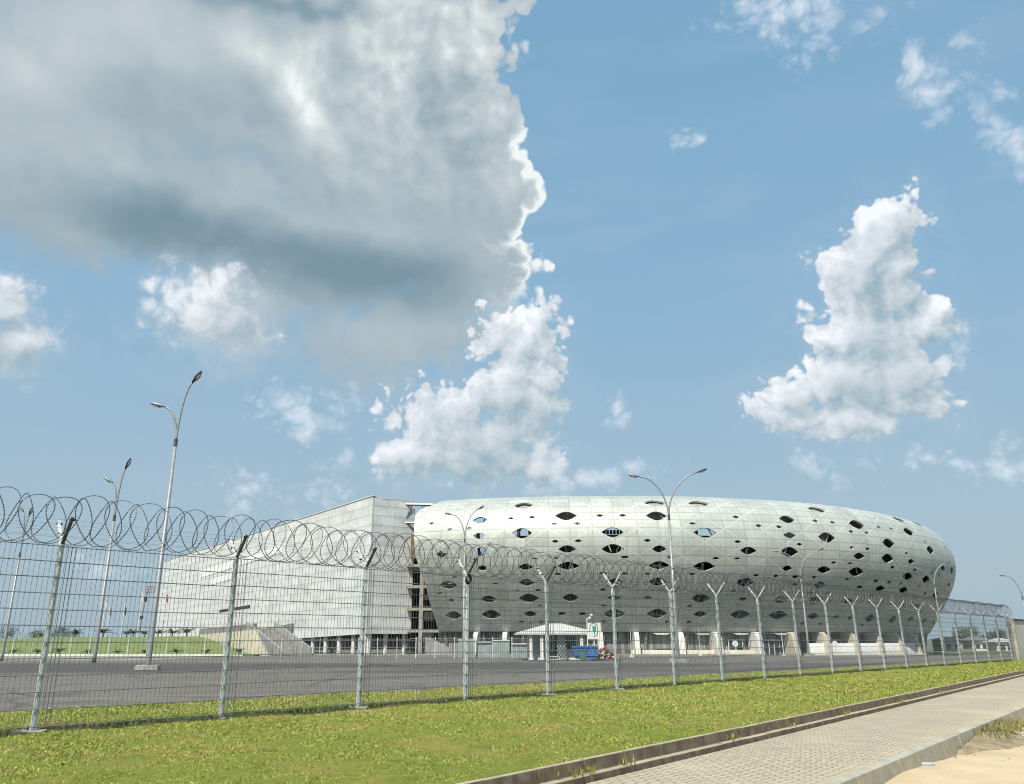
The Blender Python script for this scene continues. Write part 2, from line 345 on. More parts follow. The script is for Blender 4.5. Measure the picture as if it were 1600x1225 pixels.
def shellmat():
    m = bpy.data.materials.new('aluminium_shell_panels'); m.use_nodes = True; t = NG(m.node_tree); b = t.n['Principled BSDF']
    uv = t.node('ShaderNodeTexCoord').outputs['UV']
    s_ = t.node('ShaderNodeSeparateXYZ', {0: uv}); s, v = s_.outputs[0], s_.outputs[1]
    su = t.m('DIVIDE', s, 3.65); tv = t.m('DIVIDE', v, 1.5)
    cell = t.node('ShaderNodeCombineXYZ', {0: t.m('FLOOR', su), 1: t.m('FLOOR', tv), 2: 0.0}).outputs[0]
    rnd = t.node('ShaderNodeTexWhiteNoise', {0: cell}, noise_dimensions='3D').outputs['Value']
    def line(x, wd):
        d = t.m('ABSOLUTE', t.m('SUBTRACT', t.m('FRACT', x), .5))
        return t.m('MULTIPLY', t.ss(d, .5-wd*1.8, .5-wd*.6), 1.0)
    seam = t.m('MAXIMUM', line(tv, .045), t.m('MULTIPLY', line(su, .02), .8))
    sub = t.m('MULTIPLY', t.m('MAXIMUM', line(t.m('MULTIPLY', tv, 2), .035), line(t.m('MULTIPLY', su, 4), .05)), .32)
    dg = t.m('MAXIMUM', line(t.m('ADD', t.m('DIVIDE', v, 4.5), t.m('DIVIDE', s, 7.3)), .012), line(t.m('SUBTRACT', t.m('DIVIDE', v, 4.5), t.m('DIVIDE', s, 7.3)), .012))
    c = t.mix(rnd, (.42, .455, .415, 1), (.53, .56, .515, 1))
    c = t.mix(t.m('MULTIPLY', t.ss(t.noise(t.node('ShaderNodeMapping', {0: uv, 3: (1, .25, 1)}).outputs[0], .35, 6, .65), .42, .68), .55), c, (.33, .365, .32, 1))
    c = t.mix(t.m('MULTIPLY', t.ss(t.noise(t.node('ShaderNodeMapping', {0: uv, 3: (1.6, .12, 1)}).outputs[0], 1.0, 5, .7), .52, .72), .45), c, (.26, .29, .25, 1))
    c = t.mix(t.m('MULTIPLY', t.ss(t.noise(uv, 6, 3, .6), .4, .6), .22), c, (.66, .68, .65, 1))
    c = t.mix(t.m('MULTIPLY', t.m('MAXIMUM', seam, sub), .5), c, (.20, .22, .21, 1))
    c = t.mix(t.m('MULTIPLY', dg, .4), c, (.80, .82, .80, 1))
    t.l.new(c, b.inputs['Base Color'])
    b.inputs['Metallic'].default_value = .22
    t.l.new(t.m('ADD', .44, t.m('MULTIPLY', rnd, .12)), b.inputs['Roughness'])
    hh = t.m('ADD', t.m('MULTIPLY', seam, -1.0), t.m('MULTIPLY', t.noise(uv, .8, 3, .5), .6))
    bn = t.node('ShaderNodeBump', {'Strength': .25, 'Height': hh, 'Distance': .04}); t.l.new(bn.outputs[0], b.inputs['Normal'])
    return m
M['shell'] = shellmat()
def cladmat():
    m = bpy.data.materials.new('ribbed_cladding'); m.use_nodes = True; t = NG(m.node_tree); b = t.n['Principled BSDF']
    uv = t.node('ShaderNodeTexCoord').outputs['UV']
    s_ = t.node('ShaderNodeSeparateXYZ', {0: uv}); s, v = s_.outputs[0], s_.outputs[1]
    tv = t.m('DIVIDE', v, 1.75); su = t.m('DIVIDE', s, 6.0)
    cell = t.node('ShaderNodeCombineXYZ', {0: t.m('FLOOR', t.m('ADD', su, t.m('MULTIPLY', t.m('FLOOR', tv), .37))), 1: t.m('FLOOR', tv), 2: 0.0}).outputs[0]
    rnd = t.node('ShaderNodeTexWhiteNoise', {0: cell}, noise_dimensions='3D').outputs['Value']
    fr = t.m('FRACT', tv)
    seam = t.m('MAXIMUM', t.ss(fr, .085, .03), t.m('MULTIPLY', t.ss(t.m('FRACT', su), .02, .008), .6))
    c = t.mix(rnd, (.67, .69, .69, 1), (.76, .775, .765, 1))
    c = t.mix(t.m('MULTIPLY', t.ss(t.noise(uv, .3, 7, .7), .42, .66), .6), c, (.46, .48, .47, 1))
    c = t.mix(t.m('MULTIPLY', t.ss(t.noise(t.node('ShaderNodeMapping', {0: uv, 3: (3, .2, 1)}).outputs[0], 1.0, 5, .65), .55, .75), .3), c, (.42, .43, .41, 1))
    c = t.mix(t.m('MULTIPLY', seam, .6), c, (.25, .27, .27, 1))
    t.l.new(c, b.inputs['Base Color']); b.inputs['Metallic'].default_value = .08; b.inputs['Roughness'].default_value = .55
    c = t.mix(t.m('MULTIPLY', t.ss(t.m('PINGPONG', t.m('MULTIPLY', s, 1.1), .5), .38, .5), .16), c, (.36, .38, .37, 1))
    c = t.mix(t.m('MULTIPLY', t.ss(fr, .62, .98), .22), c, (.40, .42, .41, 1))
    t.l.new(c, b.inputs['Base Color'])
    rib = t.m('PINGPONG', t.m('MULTIPLY', s, 4.0), .5)
    hh = t.m('ADD', t.m('MULTIPLY', rib, .25), t.m('MULTIPLY', fr, -1.2))
    bn = t.node('ShaderNodeBump', {'Strength': .25, 'Height': hh, 'Distance': .05}); t.l.new(bn.outputs[0], b.inputs['Normal'])
    return m
M['clad'] = cladmat()
def corrug():
    m = bpy.data.materials.new('vertical_slat_screen'); m.use_nodes = True; t = NG(m.node_tree); b = t.n['Principled BSDF']
    uv = t.node('ShaderNodeTexCoord').outputs['UV']
    s = t.node('ShaderNodeSeparateXYZ', {0: uv}).outputs[0]
    cell = t.m('FLOOR', t.m('MULTIPLY', s, 3.2))
    r = t.node('ShaderNodeTexWhiteNoise', {'W': cell}, noise_dimensions='1D').outputs['Value']
    c = t.mix(r, (.10, .11, .10, 1), (.36, .37, .34, 1))
    c = t.mix(t.ss(t.m('FRACT', t.m('MULTIPLY', s, 3.2)), .25, .05), c, (.03, .03, .03, 1))
    t.l.new(c, b.inputs['Base Color']); b.inputs['Roughness'].default_value = .7
    return m
M['slat'] = corrug()

# ------------------------------------------------------------------ mesh helpers
def tag(o, label=None, cat=None, group=None, kind=None):
    if label: o['label'] = label
    if cat: o['category'] = cat
    if group: o['group'] = group
    if kind: o['kind'] = kind
    return o
def empty(name, loc, label, cat, group=None, rz=0):
    o = bpy.data.objects.new(name, None); COL.objects.link(o); o.location = loc; o.rotation_euler.z = rz
    o.empty_display_size = .3
    return tag(o, label, cat, group)
class MB:
    def __init__(s): s.v = []; s.f = []; s.uv = []
    def add(s, vs, fs, uvs=None):
        k = len(s.v); s.v += [tuple(p) for p in vs]; s.f += [tuple(i+k for i in f) for f in fs]
        s.uv += uvs if uvs else [(p[0], p[2]) for p in vs]
    def box(s, c, d, rz=0, taper=1.0, mat=None):
        x, y, z = d[0]/2, d[1]/2, d[2]/2
        vs = [Vector((sx*x*(taper if sz > 0 else 1), sy*y*(taper if sz > 0 else 1), sz*z)) for sz in (-1, 1) for sx, sy in ((-1, -1), (1, -1), (1, 1), (-1, 1))]
        mt = mat or Matrix.Rotation(rz, 3, 'Z')
        s.add([mt @ v + Vector(c) for v in vs], [(0, 3, 2, 1), (4, 5, 6, 7), (0, 1, 5, 4), (1, 2, 6, 5), (2, 3, 7, 6), (3, 0, 4, 7)])
    def tube(s, pts, r, n=6, cap=True, closed=False):
        pts = [Vector(p) for p in pts]; k = len(pts)
        rs = r if isinstance(r, (list, tuple)) else [r]*k
        vs = []; prev = None
        for i, p in enumerate(pts):
            a = pts[i-1] if i > 0 else (pts[-1] if closed else pts[0]); b = pts[i+1] if i < k-1 else (pts[0] if closed else pts[-1])
            d = (b-a).normalized()
            if prev is None:
                u = d.orthogonal().normalized()
            else:
                u = prev - d*prev.dot(d)
                u = u.normalized() if u.length > 1e-6 else d.orthogonal().normalized()
            prev = u; w_ = d.cross(u)
            for j in range(n):
                t = 2*math.pi*j/n; vs.append(p + (u*math.cos(t) + w_*math.sin(t))*rs[i])
        fs = [(i*n+j, i*n+(j+1) % n, (i+1)*n+(j+1) % n, (i+1)*n+j) for i in range(k-1) for j in range(n)]
        if cap: fs += [tuple(range(n))[::-1], tuple((k-1)*n+j for j in range(n))]
        s.add(vs, fs)
    def prism(s, poly, h):      # poly: 3D points, h: extrusion vector
        n = len(poly); h = Vector(h); vs = [Vector(p) for p in poly] + [Vector(p)+h for p in poly]
        s.add(vs, [tuple(range(n))[::-1], tuple(range(n, 2*n))] + [(i, (i+1) % n, n+(i+1) % n, n+i) for i in range(n)])
    def build(s, name, mat, parent=None, smooth=False, origin=None, bevel=0):
        me = bpy.data.meshes.new(name)
        vs = s.v
        if origin is not None: vs = [(p[0]-origin[0], p[1]-origin[1], p[2]-origin[2]) for p in s.v]
        me.from_pydata(vs, [], s.f)
        ul = me.uv_layers.new(name='UVMap')
        li = np.zeros(len(me.loops), dtype=np.int32); me.loops.foreach_get('vertex_index', li)
        ul.data.foreach_set('uv', np.array(s.uv, dtype=np.float32)[li].ravel())
        for m_ in (mat if isinstance(mat, list) else [mat]): me.materials.append(m_)
        if smooth: me.polygons.foreach_set('use_smooth', [True]*len(me.polygons))
        o = bpy.data.objects.new(name, me); COL.objects.link(o)
        if origin is not None: o.location = origin
        if parent: o.parent = parent
        if bevel:
            b = o.modifiers.new('bevel', 'BEVEL'); b.width = bevel; b.segments = 2; b.limit_method = 'ANGLE'
        return o
def tri(me_name, V, Fc, mat, uv=None, parent=None):
    me = bpy.data.meshes.new(me_name); V = np.asarray(V, np.float32); Fc = np.asarray(Fc, np.int32); k = Fc.shape[1]
    me.vertices.add(len(V)); me.vertices.foreach_set('co', V.ravel())
    me.loops.add(Fc.size); me.loops.foreach_set('vertex_index', Fc.ravel())
    me.polygons.add(len(Fc)); me.polygons.foreach_set('loop_start', np.arange(0, Fc.size, k, dtype=np.int32))
    me.update(calc_edges=True)
    if uv is not None:
        ul = me.uv_layers.new(name='UVMap'); ul.data.foreach_set('uv', np.asarray(uv, np.float32)[Fc.ravel()].ravel())
    me.materials.append(mat); me.validate()
    o = bpy.data.objects.new(me_name, me); COL.objects.link(o)
    if parent: o.parent = parent
    return o
def copy_tree(o, parent=None):
    c = o.copy(); COL.objects.link(c)
    if parent: c.parent = parent
    for ch in list(o.children): copy_tree(ch, c)
    return c
def gridmesh(name, P, mat, uv=None):     # P: (n,m,3)
    n, m_ = P.shape[:2]; idx = np.arange(n*m_).reshape(n, m_)
    Fc = np.stack([idx[:-1, :-1], idx[1:, :-1], idx[1:, 1:], idx[:-1, 1:]], -1).reshape(-1, 4)
    return tri(name, P.reshape(-1, 3), Fc, mat, None if uv is None else uv.reshape(-1, 2))

# ------------------------------------------------------------------ ground
o = MB(); S_ = 4500
o.add([(-S_, -300, -1.6), (S_, -300, -1.6), (S_, S_, -1.6), (-S_, S_, -1.6)], [(0, 1, 2, 3)])
g_ = o.build('ground', pmat('far_ground', (.17, .16, .12), .95, 0, .4, .02)); tag(g_, kind='structure')

FH = R(43.81); FD = Vector((math.sin(FH), math.cos(FH), 0)); FN = Vector((-FD.y, FD.x, 0))   # FN points beyond the fence
FP0 = Vector((-7.034, 13.015, 0))*(3.2/3.0)
def fence_at(px):
    k = (px-CX)/(F/CT*CT*CT) if False else None
    # intersection of the plane through the pixel column (on z=0) with the fence line
    best = None; lo, hi = -30.0, 80.0
    for _ in range(60):
        mid = (lo+hi)/2; p = FP0 + FD*mid
        x, _y = proj(np.array([p.x, p.y, 0.0]))
        if x < px: lo = mid
        else: hi = mid
    return (lo+hi)/2
post_px = [50, 345, 560, 726, 857, 965, 1055, 1130, 1195, 1251, 1301, 1346, 1383, 1418, 1449, 1477, 1502, 1526, 1547, 1566, 1583]
post_t = [fence_at(p) for p in post_px]
post_t = [post_t[0]-3.2] + post_t

# lawn between kerb and asphalt: kerb line, asphalt line
KA = on_z(727, 1225, 0.03); KB = on_z(1180, 1133, 0.03); KC = on_z(1600, 1047, .03)
KD = (KC-KA); KD.z = 0; KD.normalize(); KN = Vector((KD.y, -KD.x, 0))     # KN points to the path side (right)
KO = Vector((KA.x, KA.y, 0))
AN1 = on_z(150, 1104, 0); AN2 = on_z(860, 1067, 0)
AD = (AN2-AN1).normalized()
def line_pts(P, D, t0, t1, n): return [P + D*(t0+(t1-t0)*i/(n-1)) for i in range(n)]
NS = 260; NT = 60
k0 = np.array([list(p)[:2] for p in line_pts(KO, KD, -14, 110, NS)]); a0 = np.array([list(p)[:2] for p in line_pts(AN1, AD, -16, 104, NS)])
tt = np.linspace(0, 1, NT)[None, :, None]
PL = k0[:, None, :]*(1-tt) + a0[:, None, :]*tt
PL = PL + np.where((tt > 0.98), 1, 0)*RNG.normal(0, .06, PL.shape)
def lawn_h(x, y):
    return .020*np.sin(x*1.3+.7*y)*np.sin(y*.9-.4*x) + .012*np.sin(3.1*x+1.7*y)
ZL = lawn_h(PL[..., 0], PL[..., 1]) + RNG.normal(0, .006, PL.shape[:2]); ZL[:, 0] = -.02; ZL[:, 1] = .01; ZL[:, -1] = -.06
lawn = gridmesh('lawn', np.dstack([PL, ZL]), M['lawn']); tag(lawn, kind='structure')
lawn.data.polygons.foreach_set('use_smooth', [True]*len(lawn.data.polygons))

# asphalt: follows the fall of the site
ys = np.concatenate([np.linspace(-30, 50, 17), np.linspace(54, 150, 40)]); 
rows = []
for y in ys:
    # right limit = asphalt edge line shifted slightly under the lawn
    t_ = (y-AN1.y)/AD.y; xr = AN1.x + AD.x*t_ + .9
    if y > 70: xr = max(xr, 130)
    rows.append([(x, y, gz(y)-.05) for x in np.linspace(-260, xr, 24)])
asph = gridmesh('asphalt', np.array(rows), M['asphalt']); tag(asph, kind='structure')
# the paler service road in front of the mound
rd = []
for x in np.linspace(-200, -34, 30): rd.append([(x, y, gz(y)-.044+.0) for y in np.linspace(80, 111.6, 14)])
M['paleroad'] = pmat('pale_worn_road', (.27, .25, .215), .9, 0, .25, .3, .2, 20)
rdo = gridmesh('service_road', np.array(rd), M['paleroad']); tag(rdo, kind='structure')

# kerb beside the lawn : real kerb stones with joints, two steps
def kerb_run(name, mat, P, D, N, t0, t1, prof, seg, label, cat):
    b = MB(); t = t0
    while t < t1:
        L_ = seg-.018; j = random.uniform(-.006, .006)
        e = min(.012, .01)
        pa = [P + D*t + N*(o_+j) + Vector((0, 0, z_+j*.7)) for o_, z_ in prof]
        b.prism(pa, D*L_); t += seg
    ob = b.build(name, mat, bevel=.01); tag(ob, label, cat); return ob
kerb_run('lawn_kerb', M['kerb'], KO, KD, KN, -13, 105, [(-.07, -.5), (-.07, .035), (.0, .035), (.02, -.12), (.10, -.125), (.11, -.5)], .95,
         'dark stained concrete kerb stepping down from the lawn to the block footpath', 'kerb')
# second kerb beside the sandy road
Q1 = on_z(1284, 1225, -.19); Q2 = on_z(1600, 1100, -.19)
QD = (Q2-Q1); QD.z = 0; QD.normalize(); QN = Vector((QD.y, -QD.x, 0)); QO = Vector((Q1.x, Q1.y, 0))
kerb_run('road_kerb', M['kerb2'], QO, QD, QN, -10, 100, [(0, -.9), (0, -.185), (.05, -.17), (.17, -.18), (.23, -.45), (.23, -.9)], .98,
         'broad pale concrete kerb between the block footpath and the sandy road', 'kerb')
# footpath
n_ = 120; m_ = 12; P = np.zeros((n_, m_, 3)); UV = np.zeros((n_, m_, 2))
for i in range(n_):
    A = KO + KD*(-13+118*i/(n_-1)) + KN*.105; B = QO + QD*(-13+118*i/(n_-1)) + QN*.02
    for j in range(m_):
        p = A.lerp(B, j/(m_-1)); P[i, j] = (p.x, p.y, -.205+.006*math.sin(i*.9+j)*(1 if 0 < j < m_-1 else 0))
        rel = p-KO; UV[i, j] = (rel.dot(KN), rel.dot(KD))
fp = gridmesh('footpath', P, M['paving'], UV); tag(fp, kind='structure')
# sandy road
n_ = 160; P = np.zeros((n_, 60, 3))
for i in range(n_):
    A = QO + QD*(-13+125*i/(n_-1)) + QN*.2
    for j in range(60):
        q = 24*(j/59)**1.6; p = A + QN*q
        P[i, j] = (p.x, p.y, -.43 + .05*math.exp(-q*1.2)*(math.sin(i*.7)+.6) + .018*math.sin(p.x*2.1+p.y)*math.sin(p.y*1.7-p.x*.6) + .01*math.sin(7*p.x)*math.sin(6*p.y))
sr = gridmesh('sandy_road', P, M['sand']); tag(sr, kind='structure')
sr.data.polygons.foreach_set('use_smooth', [True]*len(sr.data.polygons))

# grass blades (stuff): small low tufts over the lawn near the camera
def blades(name, nb, sampler, hmin, hmax, wd, mat):
    xy = sampler(nb); n = len(xy)
    dist = np.hypot(xy[:, 0], xy[:, 1]); k = np.clip(dist/12, .8, 2.4)
    ang = RNG.uniform(0, 2*math.pi, n); ln = RNG.uniform(hmin, hmax, n)*k**.6
    lean = RNG.uniform(.5, 1.45, n); la = RNG.uniform(0, 2*math.pi, n)
    z0 = lawn_h(xy[:, 0], xy[:, 1])
    wv_ = np.stack([np.cos(ang), np.sin(ang), 0*ang], 1)*(wd*k*RNG.uniform(.5, 1.3, n))[:, None]
    basep = np.stack([xy[:, 0], xy[:, 1], z0-.006], 1)
    tip = basep + np.stack([np.cos(la)*np.sin(lean), np.sin(la)*np.sin(lean), np.cos(lean)], 1)*ln[:, None]
    V = np.stack([basep-wv_, basep+wv_, tip], 1).reshape(-1, 3)
    return tri(name, V, np.arange(3*n).reshape(-1, 3), mat)
def lawn_sampler(nb):
    # density falls with distance from the camera
    s = (RNG.uniform(0, 1, nb)**2.4)*88-7; u = RNG.uniform(0, 1, nb)
    q0 = np.array([KO.x, KO.y])[None]+np.array([KD.x, KD.y])[None]*s[:, None]
    f = (s+14)/124
    q1 = np.array([AN1.x, AN1.y])[None]+np.array([AD.x, AD.y])[None]*(-16+120*f)[:, None]
    q = q0*(1-u[:, None]) + q1*u[:, None]
    px, py = proj(np.dstack([q[:, 0], q[:, 1], 0*q[:, 0]])[0])
    ok = (px > -60) & (px < 1660) & (py < 1250) & (q[:, 1] > 4)
    return q[ok]
gb = blades('grass', 950000, lawn_sampler, .015, .042, .0085, M['blade'])
tag(gb, 'short green and yellowish grass covering the lawn', 'grass', kind='stuff')

# ------------------------------------------------------------------ perimeter fence
FB = FP0
fence = empty('security_fence', FP0, 'tall galvanised mesh security fence topped with coiled razor wire along the lawn', 'fence')
def fp_(t, off, z): return FD*t + FN*off + Vector((0, 0, z))      # local to the fence empty
HP = 3.0
post0 = MB(); post0.box((0, 0, HP/2-.1), (.085, .085, HP+.2), rz=-FH+math.pi/2)
p_ob = post0.build('post', M['galv'], fence, bevel=.006)
def arm_mb(sg):
    a = MB(); base_ = Vector((0, 0, HP-.03)); end = FN*(sg*.34) + Vector((0, 0, HP+.42))
    d = (end-base_).normalized(); side = FD
    nrm = d.cross(side).normalized()
    q = [base_-side*.025-nrm*.02, base_+side*.025-nrm*.02, base_+side*.025+nrm*.02, base_-side*.025+nrm*.02]
    a.prism(q, d*(end-base_).length)
    return a
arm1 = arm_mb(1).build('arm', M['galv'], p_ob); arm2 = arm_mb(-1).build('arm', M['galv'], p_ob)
SHADEARM = pmat('shaded_arm_steel', (.10, .11, .12), .6, .3, .3, 8)  # underside shade put into the colour of the first posts' near arms
ft = MB()
n = 14
ring = [(math.cos(2*math.pi*i/n)*.26*random.uniform(.75, 1.15), math.sin(2*math.pi*i/n)*.20*random.uniform(.75, 1.15), -.05) for i in range(n)]
ft.prism(ring, (0, 0, .085))
foot = ft.build('footing', M['conc'], p_ob, bevel=.015)
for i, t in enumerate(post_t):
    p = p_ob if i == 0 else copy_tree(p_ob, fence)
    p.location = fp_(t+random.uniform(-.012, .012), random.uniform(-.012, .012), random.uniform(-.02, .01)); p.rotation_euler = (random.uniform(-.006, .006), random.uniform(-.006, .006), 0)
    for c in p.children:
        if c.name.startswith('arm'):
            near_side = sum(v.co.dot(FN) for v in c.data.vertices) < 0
            c.material_slots[0].link = 'OBJECT'; c.material_slots[0].material = SHADEARM if (i < 6 and near_side) else M['galv']
# mesh panels
def panel(t0, t1):
    b = MB(); L_ = t1-t0; nv = max(8, int(round(L_/.08)))
    dj = random.uniform(-.02, .012); zb, zt = .10+dj, HP-.03+dj; nh = 12; off = -.052
    zs = [zb + (zt-zb)*k/(nh-1) for k in range(nh)]
    def bar(p, q, r):
        d = (q-p).normalized(); u = d.orthogonal().normalized()*r; v = d.cross(u.normalized())*r
        c = [u+v, v-u, -u-v, u-v]
        b.add([p+x for x in c]+[q+x for x in c], [(0, 1, 5, 4), (1, 2, 6, 5), (2, 3, 7, 6), (3, 0, 4, 7)])
    for k in range(nv+1):
        tt_ = t0-.01 + (L_+.02)*k/nv
        bar(fp_(tt_, off, zb-.03), fp_(tt_, off, zt+.03), .0026)
    for z in zs:
        bar(fp_(t0-.01, off-.006, z), fp_(t1+.01, off-.006, z), .0055)
    for dx in (.10, .16, .22):      # overlap of the neighbouring panel
        bar(fp_(t0+dx, off+.012, zb), fp_(t0+dx, off+.012, zt), .004)
    return b
for i in range(len(post_t)-1):
    panel(post_t[i], post_t[i+1]).build('mesh_panel', M['wire'], fence)
panel(post_t[-1], post_t[-1]+1.1).build('mesh_panel', M['wire'], fence)
# straight barbed strands on the arms
for sg in (1, -1):
    for k, f in enumerate((.35, .62, .9)):
        b = MB()
        for i in range(len(post_t)-1):
            a_, c_ = post_t[i], post_t[i+1]; z = HP-.03+.45*f
            b.tube([fp_(a_, sg*.34*f, z), fp_((a_+c_)/2, sg*.34*f, z-.02), fp_(c_, sg*.34*f, z)], .0022, 4, False)
        b.build('strand', M['wire'], fence)
# razor coil in five lengths
def coil(t0, t1, detail, p=.235, wr=.006):
    b = MB(); Rr = .43; nrev = int((t1-t0)/p); n = 26 if detail else 18
    pts = []
    for r_ in range(nrev):
        A = .16 + random.uniform(-.03, .035); Rv = Rr*random.uniform(.95, 1.03)
        jx = random.uniform(-.05, .05); zs_ = .028*math.sin((t0+p*r_)*1.9)+.018*math.sin((t0+p*r_)*4.3)+random.uniform(-.015, .015); w2 = (-.36 if r_ % 2 else .36)+random.uniform(-.08, .08); dz = (0 if r_ % 2 else -.05)
        for k in range(n):
            ph = 2*math.pi*k/n
            bl = .5-.5*math.cos(ph)
            wd_ = math.sin(ph) + w2*math.sin(2*ph)
            x = t0 + p*(r_+k/n) + A*wd_*1.12 + jx*bl
            y = -math.sqrt(max(.02, Rr*Rr-A*A))*math.sin(ph)*.85
            z = HP + .0 + Rr*.98 - Rv*math.cos(ph) + (dz+zs_)*bl
            pts.append(fp_(x, y, z))
    b.tube(pts, wr, 4, False)
    # barbs
    acc = 0; step = .046 if detail else .12
    for i in range(len(pts)-1):
        a_, c_ = pts[i], pts[i+1]; L_ = (c_-a_).length; d = (c_-a_)/max(L_, 1e-6)
        u = d.orthogonal().normalized()
        while acc < L_:
            m0 = a_ + d*acc; h = .012
            v = d.cross(u)
            b.add([m0-d*h, m0+u*.018, m0+d*h, m0-u*.018, m0+v*.010, m0-v*.010], [(0, 1, 4), (1, 2, 4), (2, 3, 4), (3, 0, 4), (1, 0, 5), (2, 1, 5), (3, 2, 5), (0, 3, 5)])
            acc += step
        acc -= L_
    return b
cuts = [post_t[0], post_t[2]+.4, post_t[5]+.2, post_t[9], post_t[14], post_t[-1]+.7]
for i in range(5): coil(cuts[i], cuts[i+1], i < 3, (.235, .225, .205, .19, .18)[i], (.0068, .0066, .007, .008, .009)[i]).build('razor_coil', M['razor'], fence)
# black cable bundle on the fifth post and insulators on a few arms
cb_ = MB()
for k in range(5):
    cb_.tube([fp_(post_t[4]+.09*math.cos(a), -.07-.01*k, HP-.12+.10*math.sin(a)+.01*k) for a in np.linspace(0, 2*math.pi, 12)], .012, 5, False)
cb_.build('cable_bundle', M['black'], fence)
for i in range(0, 8):
    for sg, f in ((1, .9), (1, .5), (-1, .92)):
        b = MB(); c = fp_(post_t[i], sg*.34*f, HP-.03+.45*f)
        b.tube([c-FD*.05, c-FD*.02, c+FD*.02, c+FD*.05], [.012, .024, .024, .012], 7)
        b.build('insulator', M['black'], fence)

# boundary wall at the far end of the fence
wt = post_t[-1]+1.2
wall = empty('boundary_wall', FP0+FD*wt, 'grey rendered boundary wall with dark coping where the mesh fence ends', 'wall')
b = MB(); b.box(FD*14 + Vector((0, 0, 1.25)), (28, .35, 3.1), rz=math.pi/2-FH); b.build('wall_face', pmat('weathered_render', (.46, .47, .45), .9, 0, .25, .8, .2, 15, stain=((.25, .24, .21), 1.2, .6)), wall)
b = MB(); b.box(FD*14 + Vector((0, 0, 2.86)), (28.2, .5, .12), rz=math.pi/2-FH); b.build('coping', M['dark'], wall)
b = MB(); b.box(FD*(-.05) + Vector((0, 0, 1.4)), (.3, .5, 3.1), rz=math.pi/2-FH); b.build('end_pier', M['conc'], wall)

# ------------------------------------------------------------------ stadium bowl
PC = np.array([(-34, 143), (-24, 140), (-14.5, 136.6), (-2, 133.0), (12, 131), (35, 131.4), (57, 137.3), (72, 145.6), (84.5, 156), (95.1, 169.3), (102.2, 183), (105.3, 198),
               (103.5, 215), (97, 232), (84, 252), (62, 283), (42, 308), (20, 328), (-12, 338), (-50, 332), (-82, 312), (-108, 284)], float)
def catmull(P, n):
    out = []
    for i in range(len(P)-1):
        p0 = P[max(i-1, 0)]; p1 = P[i]; p2 = P[i+1]; p3 = P[min(i+2, len(P)-1)]
        for k in range(n):
            t = k/n
            out.append(.5*((2*p1)+(-p0+p2)*t+(2*p0-5*p1+4*p2-p3)*t*t+(-p0+3*p1-3*p2+p3)*t**3))
    out.append(P[-1]); return np.array(out)
pc = catmull(PC, 24)
for _ in range(15): pc[1:-1] = .25*pc[:-2]+.5*pc[1:-1]+.25*pc[2:]
sl_ = np.concatenate([[0], np.cumsum(np.linalg.norm(np.diff(pc, axis=0), axis=1))]); SMAX = sl_[-1]
tg = np.gradient(pc, axis=0); tg /= np.linalg.norm(tg, axis=1)[:, None]
def plan(s, o_=0.0):
    s = np.asarray(s, float)
    x = np.interp(s, sl_, pc[:, 0]); y = np.interp(s, sl_, pc[:, 1])
    tx = np.interp(s, sl_, tg[:, 0]); ty = np.interp(s, sl_, tg[:, 1])
    return x + ty*o_, y - tx*o_, tx, ty
PF = np.array([(-7, 2.75), (-5.7, 4.7), (-4.2, 7.1), (-2.5, 9.8), (-1.1, 12.4), (-.25, 15), (0, 17), (-.2, 19), (-1.0, 21.2), (-2.6, 23.2), (-5, 24.6), (-9, 25.7), (-14, 26.4), (-22, 26.6)], float)
pf = catmull(PF, 16)
tl_ = np.concatenate([[0], np.cumsum(np.linalg.norm(np.diff(pf, axis=0), axis=1))]); TMAX = tl_[-1]
def surf(s, t):
    o_ = np.interp(t, tl_, pf[:, 0]); z = np.interp(t, tl_, pf[:, 1])
    x, y, _, _ = plan(s, o_); return np.stack([x, y, z], -1)
SV = float(sl_[np.argmax(pc[:, 1] > 215)]) if (pc[:, 1] > 215).any() else 200
SG, TG = np.meshgrid(np.arange(2, SV, .5), np.arange(0, 34, .4), indexing='ij')
GX, GY = proj(surf(SG, TG))
_ds = np.gradient(GX, axis=0)*np.gradient(GY, axis=1)-np.gradient(GY, axis=0)*np.gradient(GX, axis=1)
BACK = np.where(_ds < 0, 0.0, 1e9)      # cells that face away from the camera
def inv(px, py):
    d = (GX-px)**2+(GY-py)**2+BACK
    i = np.unravel_index(np.argmin(d), d.shape); s, t = SG[i], TG[i]
    for _ in range(8):
        e = .05
        x0, y0 = proj(surf(s, t)); x1, y1 = proj(surf(s+e, t)); x2, y2 = proj(surf(s, t+e))
        J = np.array([[(x1-x0)/e, (x2-x0)/e], [(y1-y0)/e, (y2-y0)/e]])
        try: dd = np.linalg.solve(J, [px-x0, py-y0])
        except Exception: break
        dd = np.clip(dd, -.6, .6); s = min(max(s+dd[0], 0), SV); t = min(max(t+dd[1], 0), TMAX)
    return float(s), float(t), J
E3 = [(305,318,34,18),(421,357,38,20),(613,296,102,46),(544,349,42,20),(810,285,40,16),(608,396,84,42),(365,515,70,50),(620,500,130,66),(680,447,44,18),(628,603,70,40),(450,662,34,16),
      (410,712,122,60),(710,702,44,14),(850,747,40,18),(358,763,38,18),(428,808,44,26),(667,801,106,50),(445,905,112,58),(684,900,136,62),(877,945,40,18)]
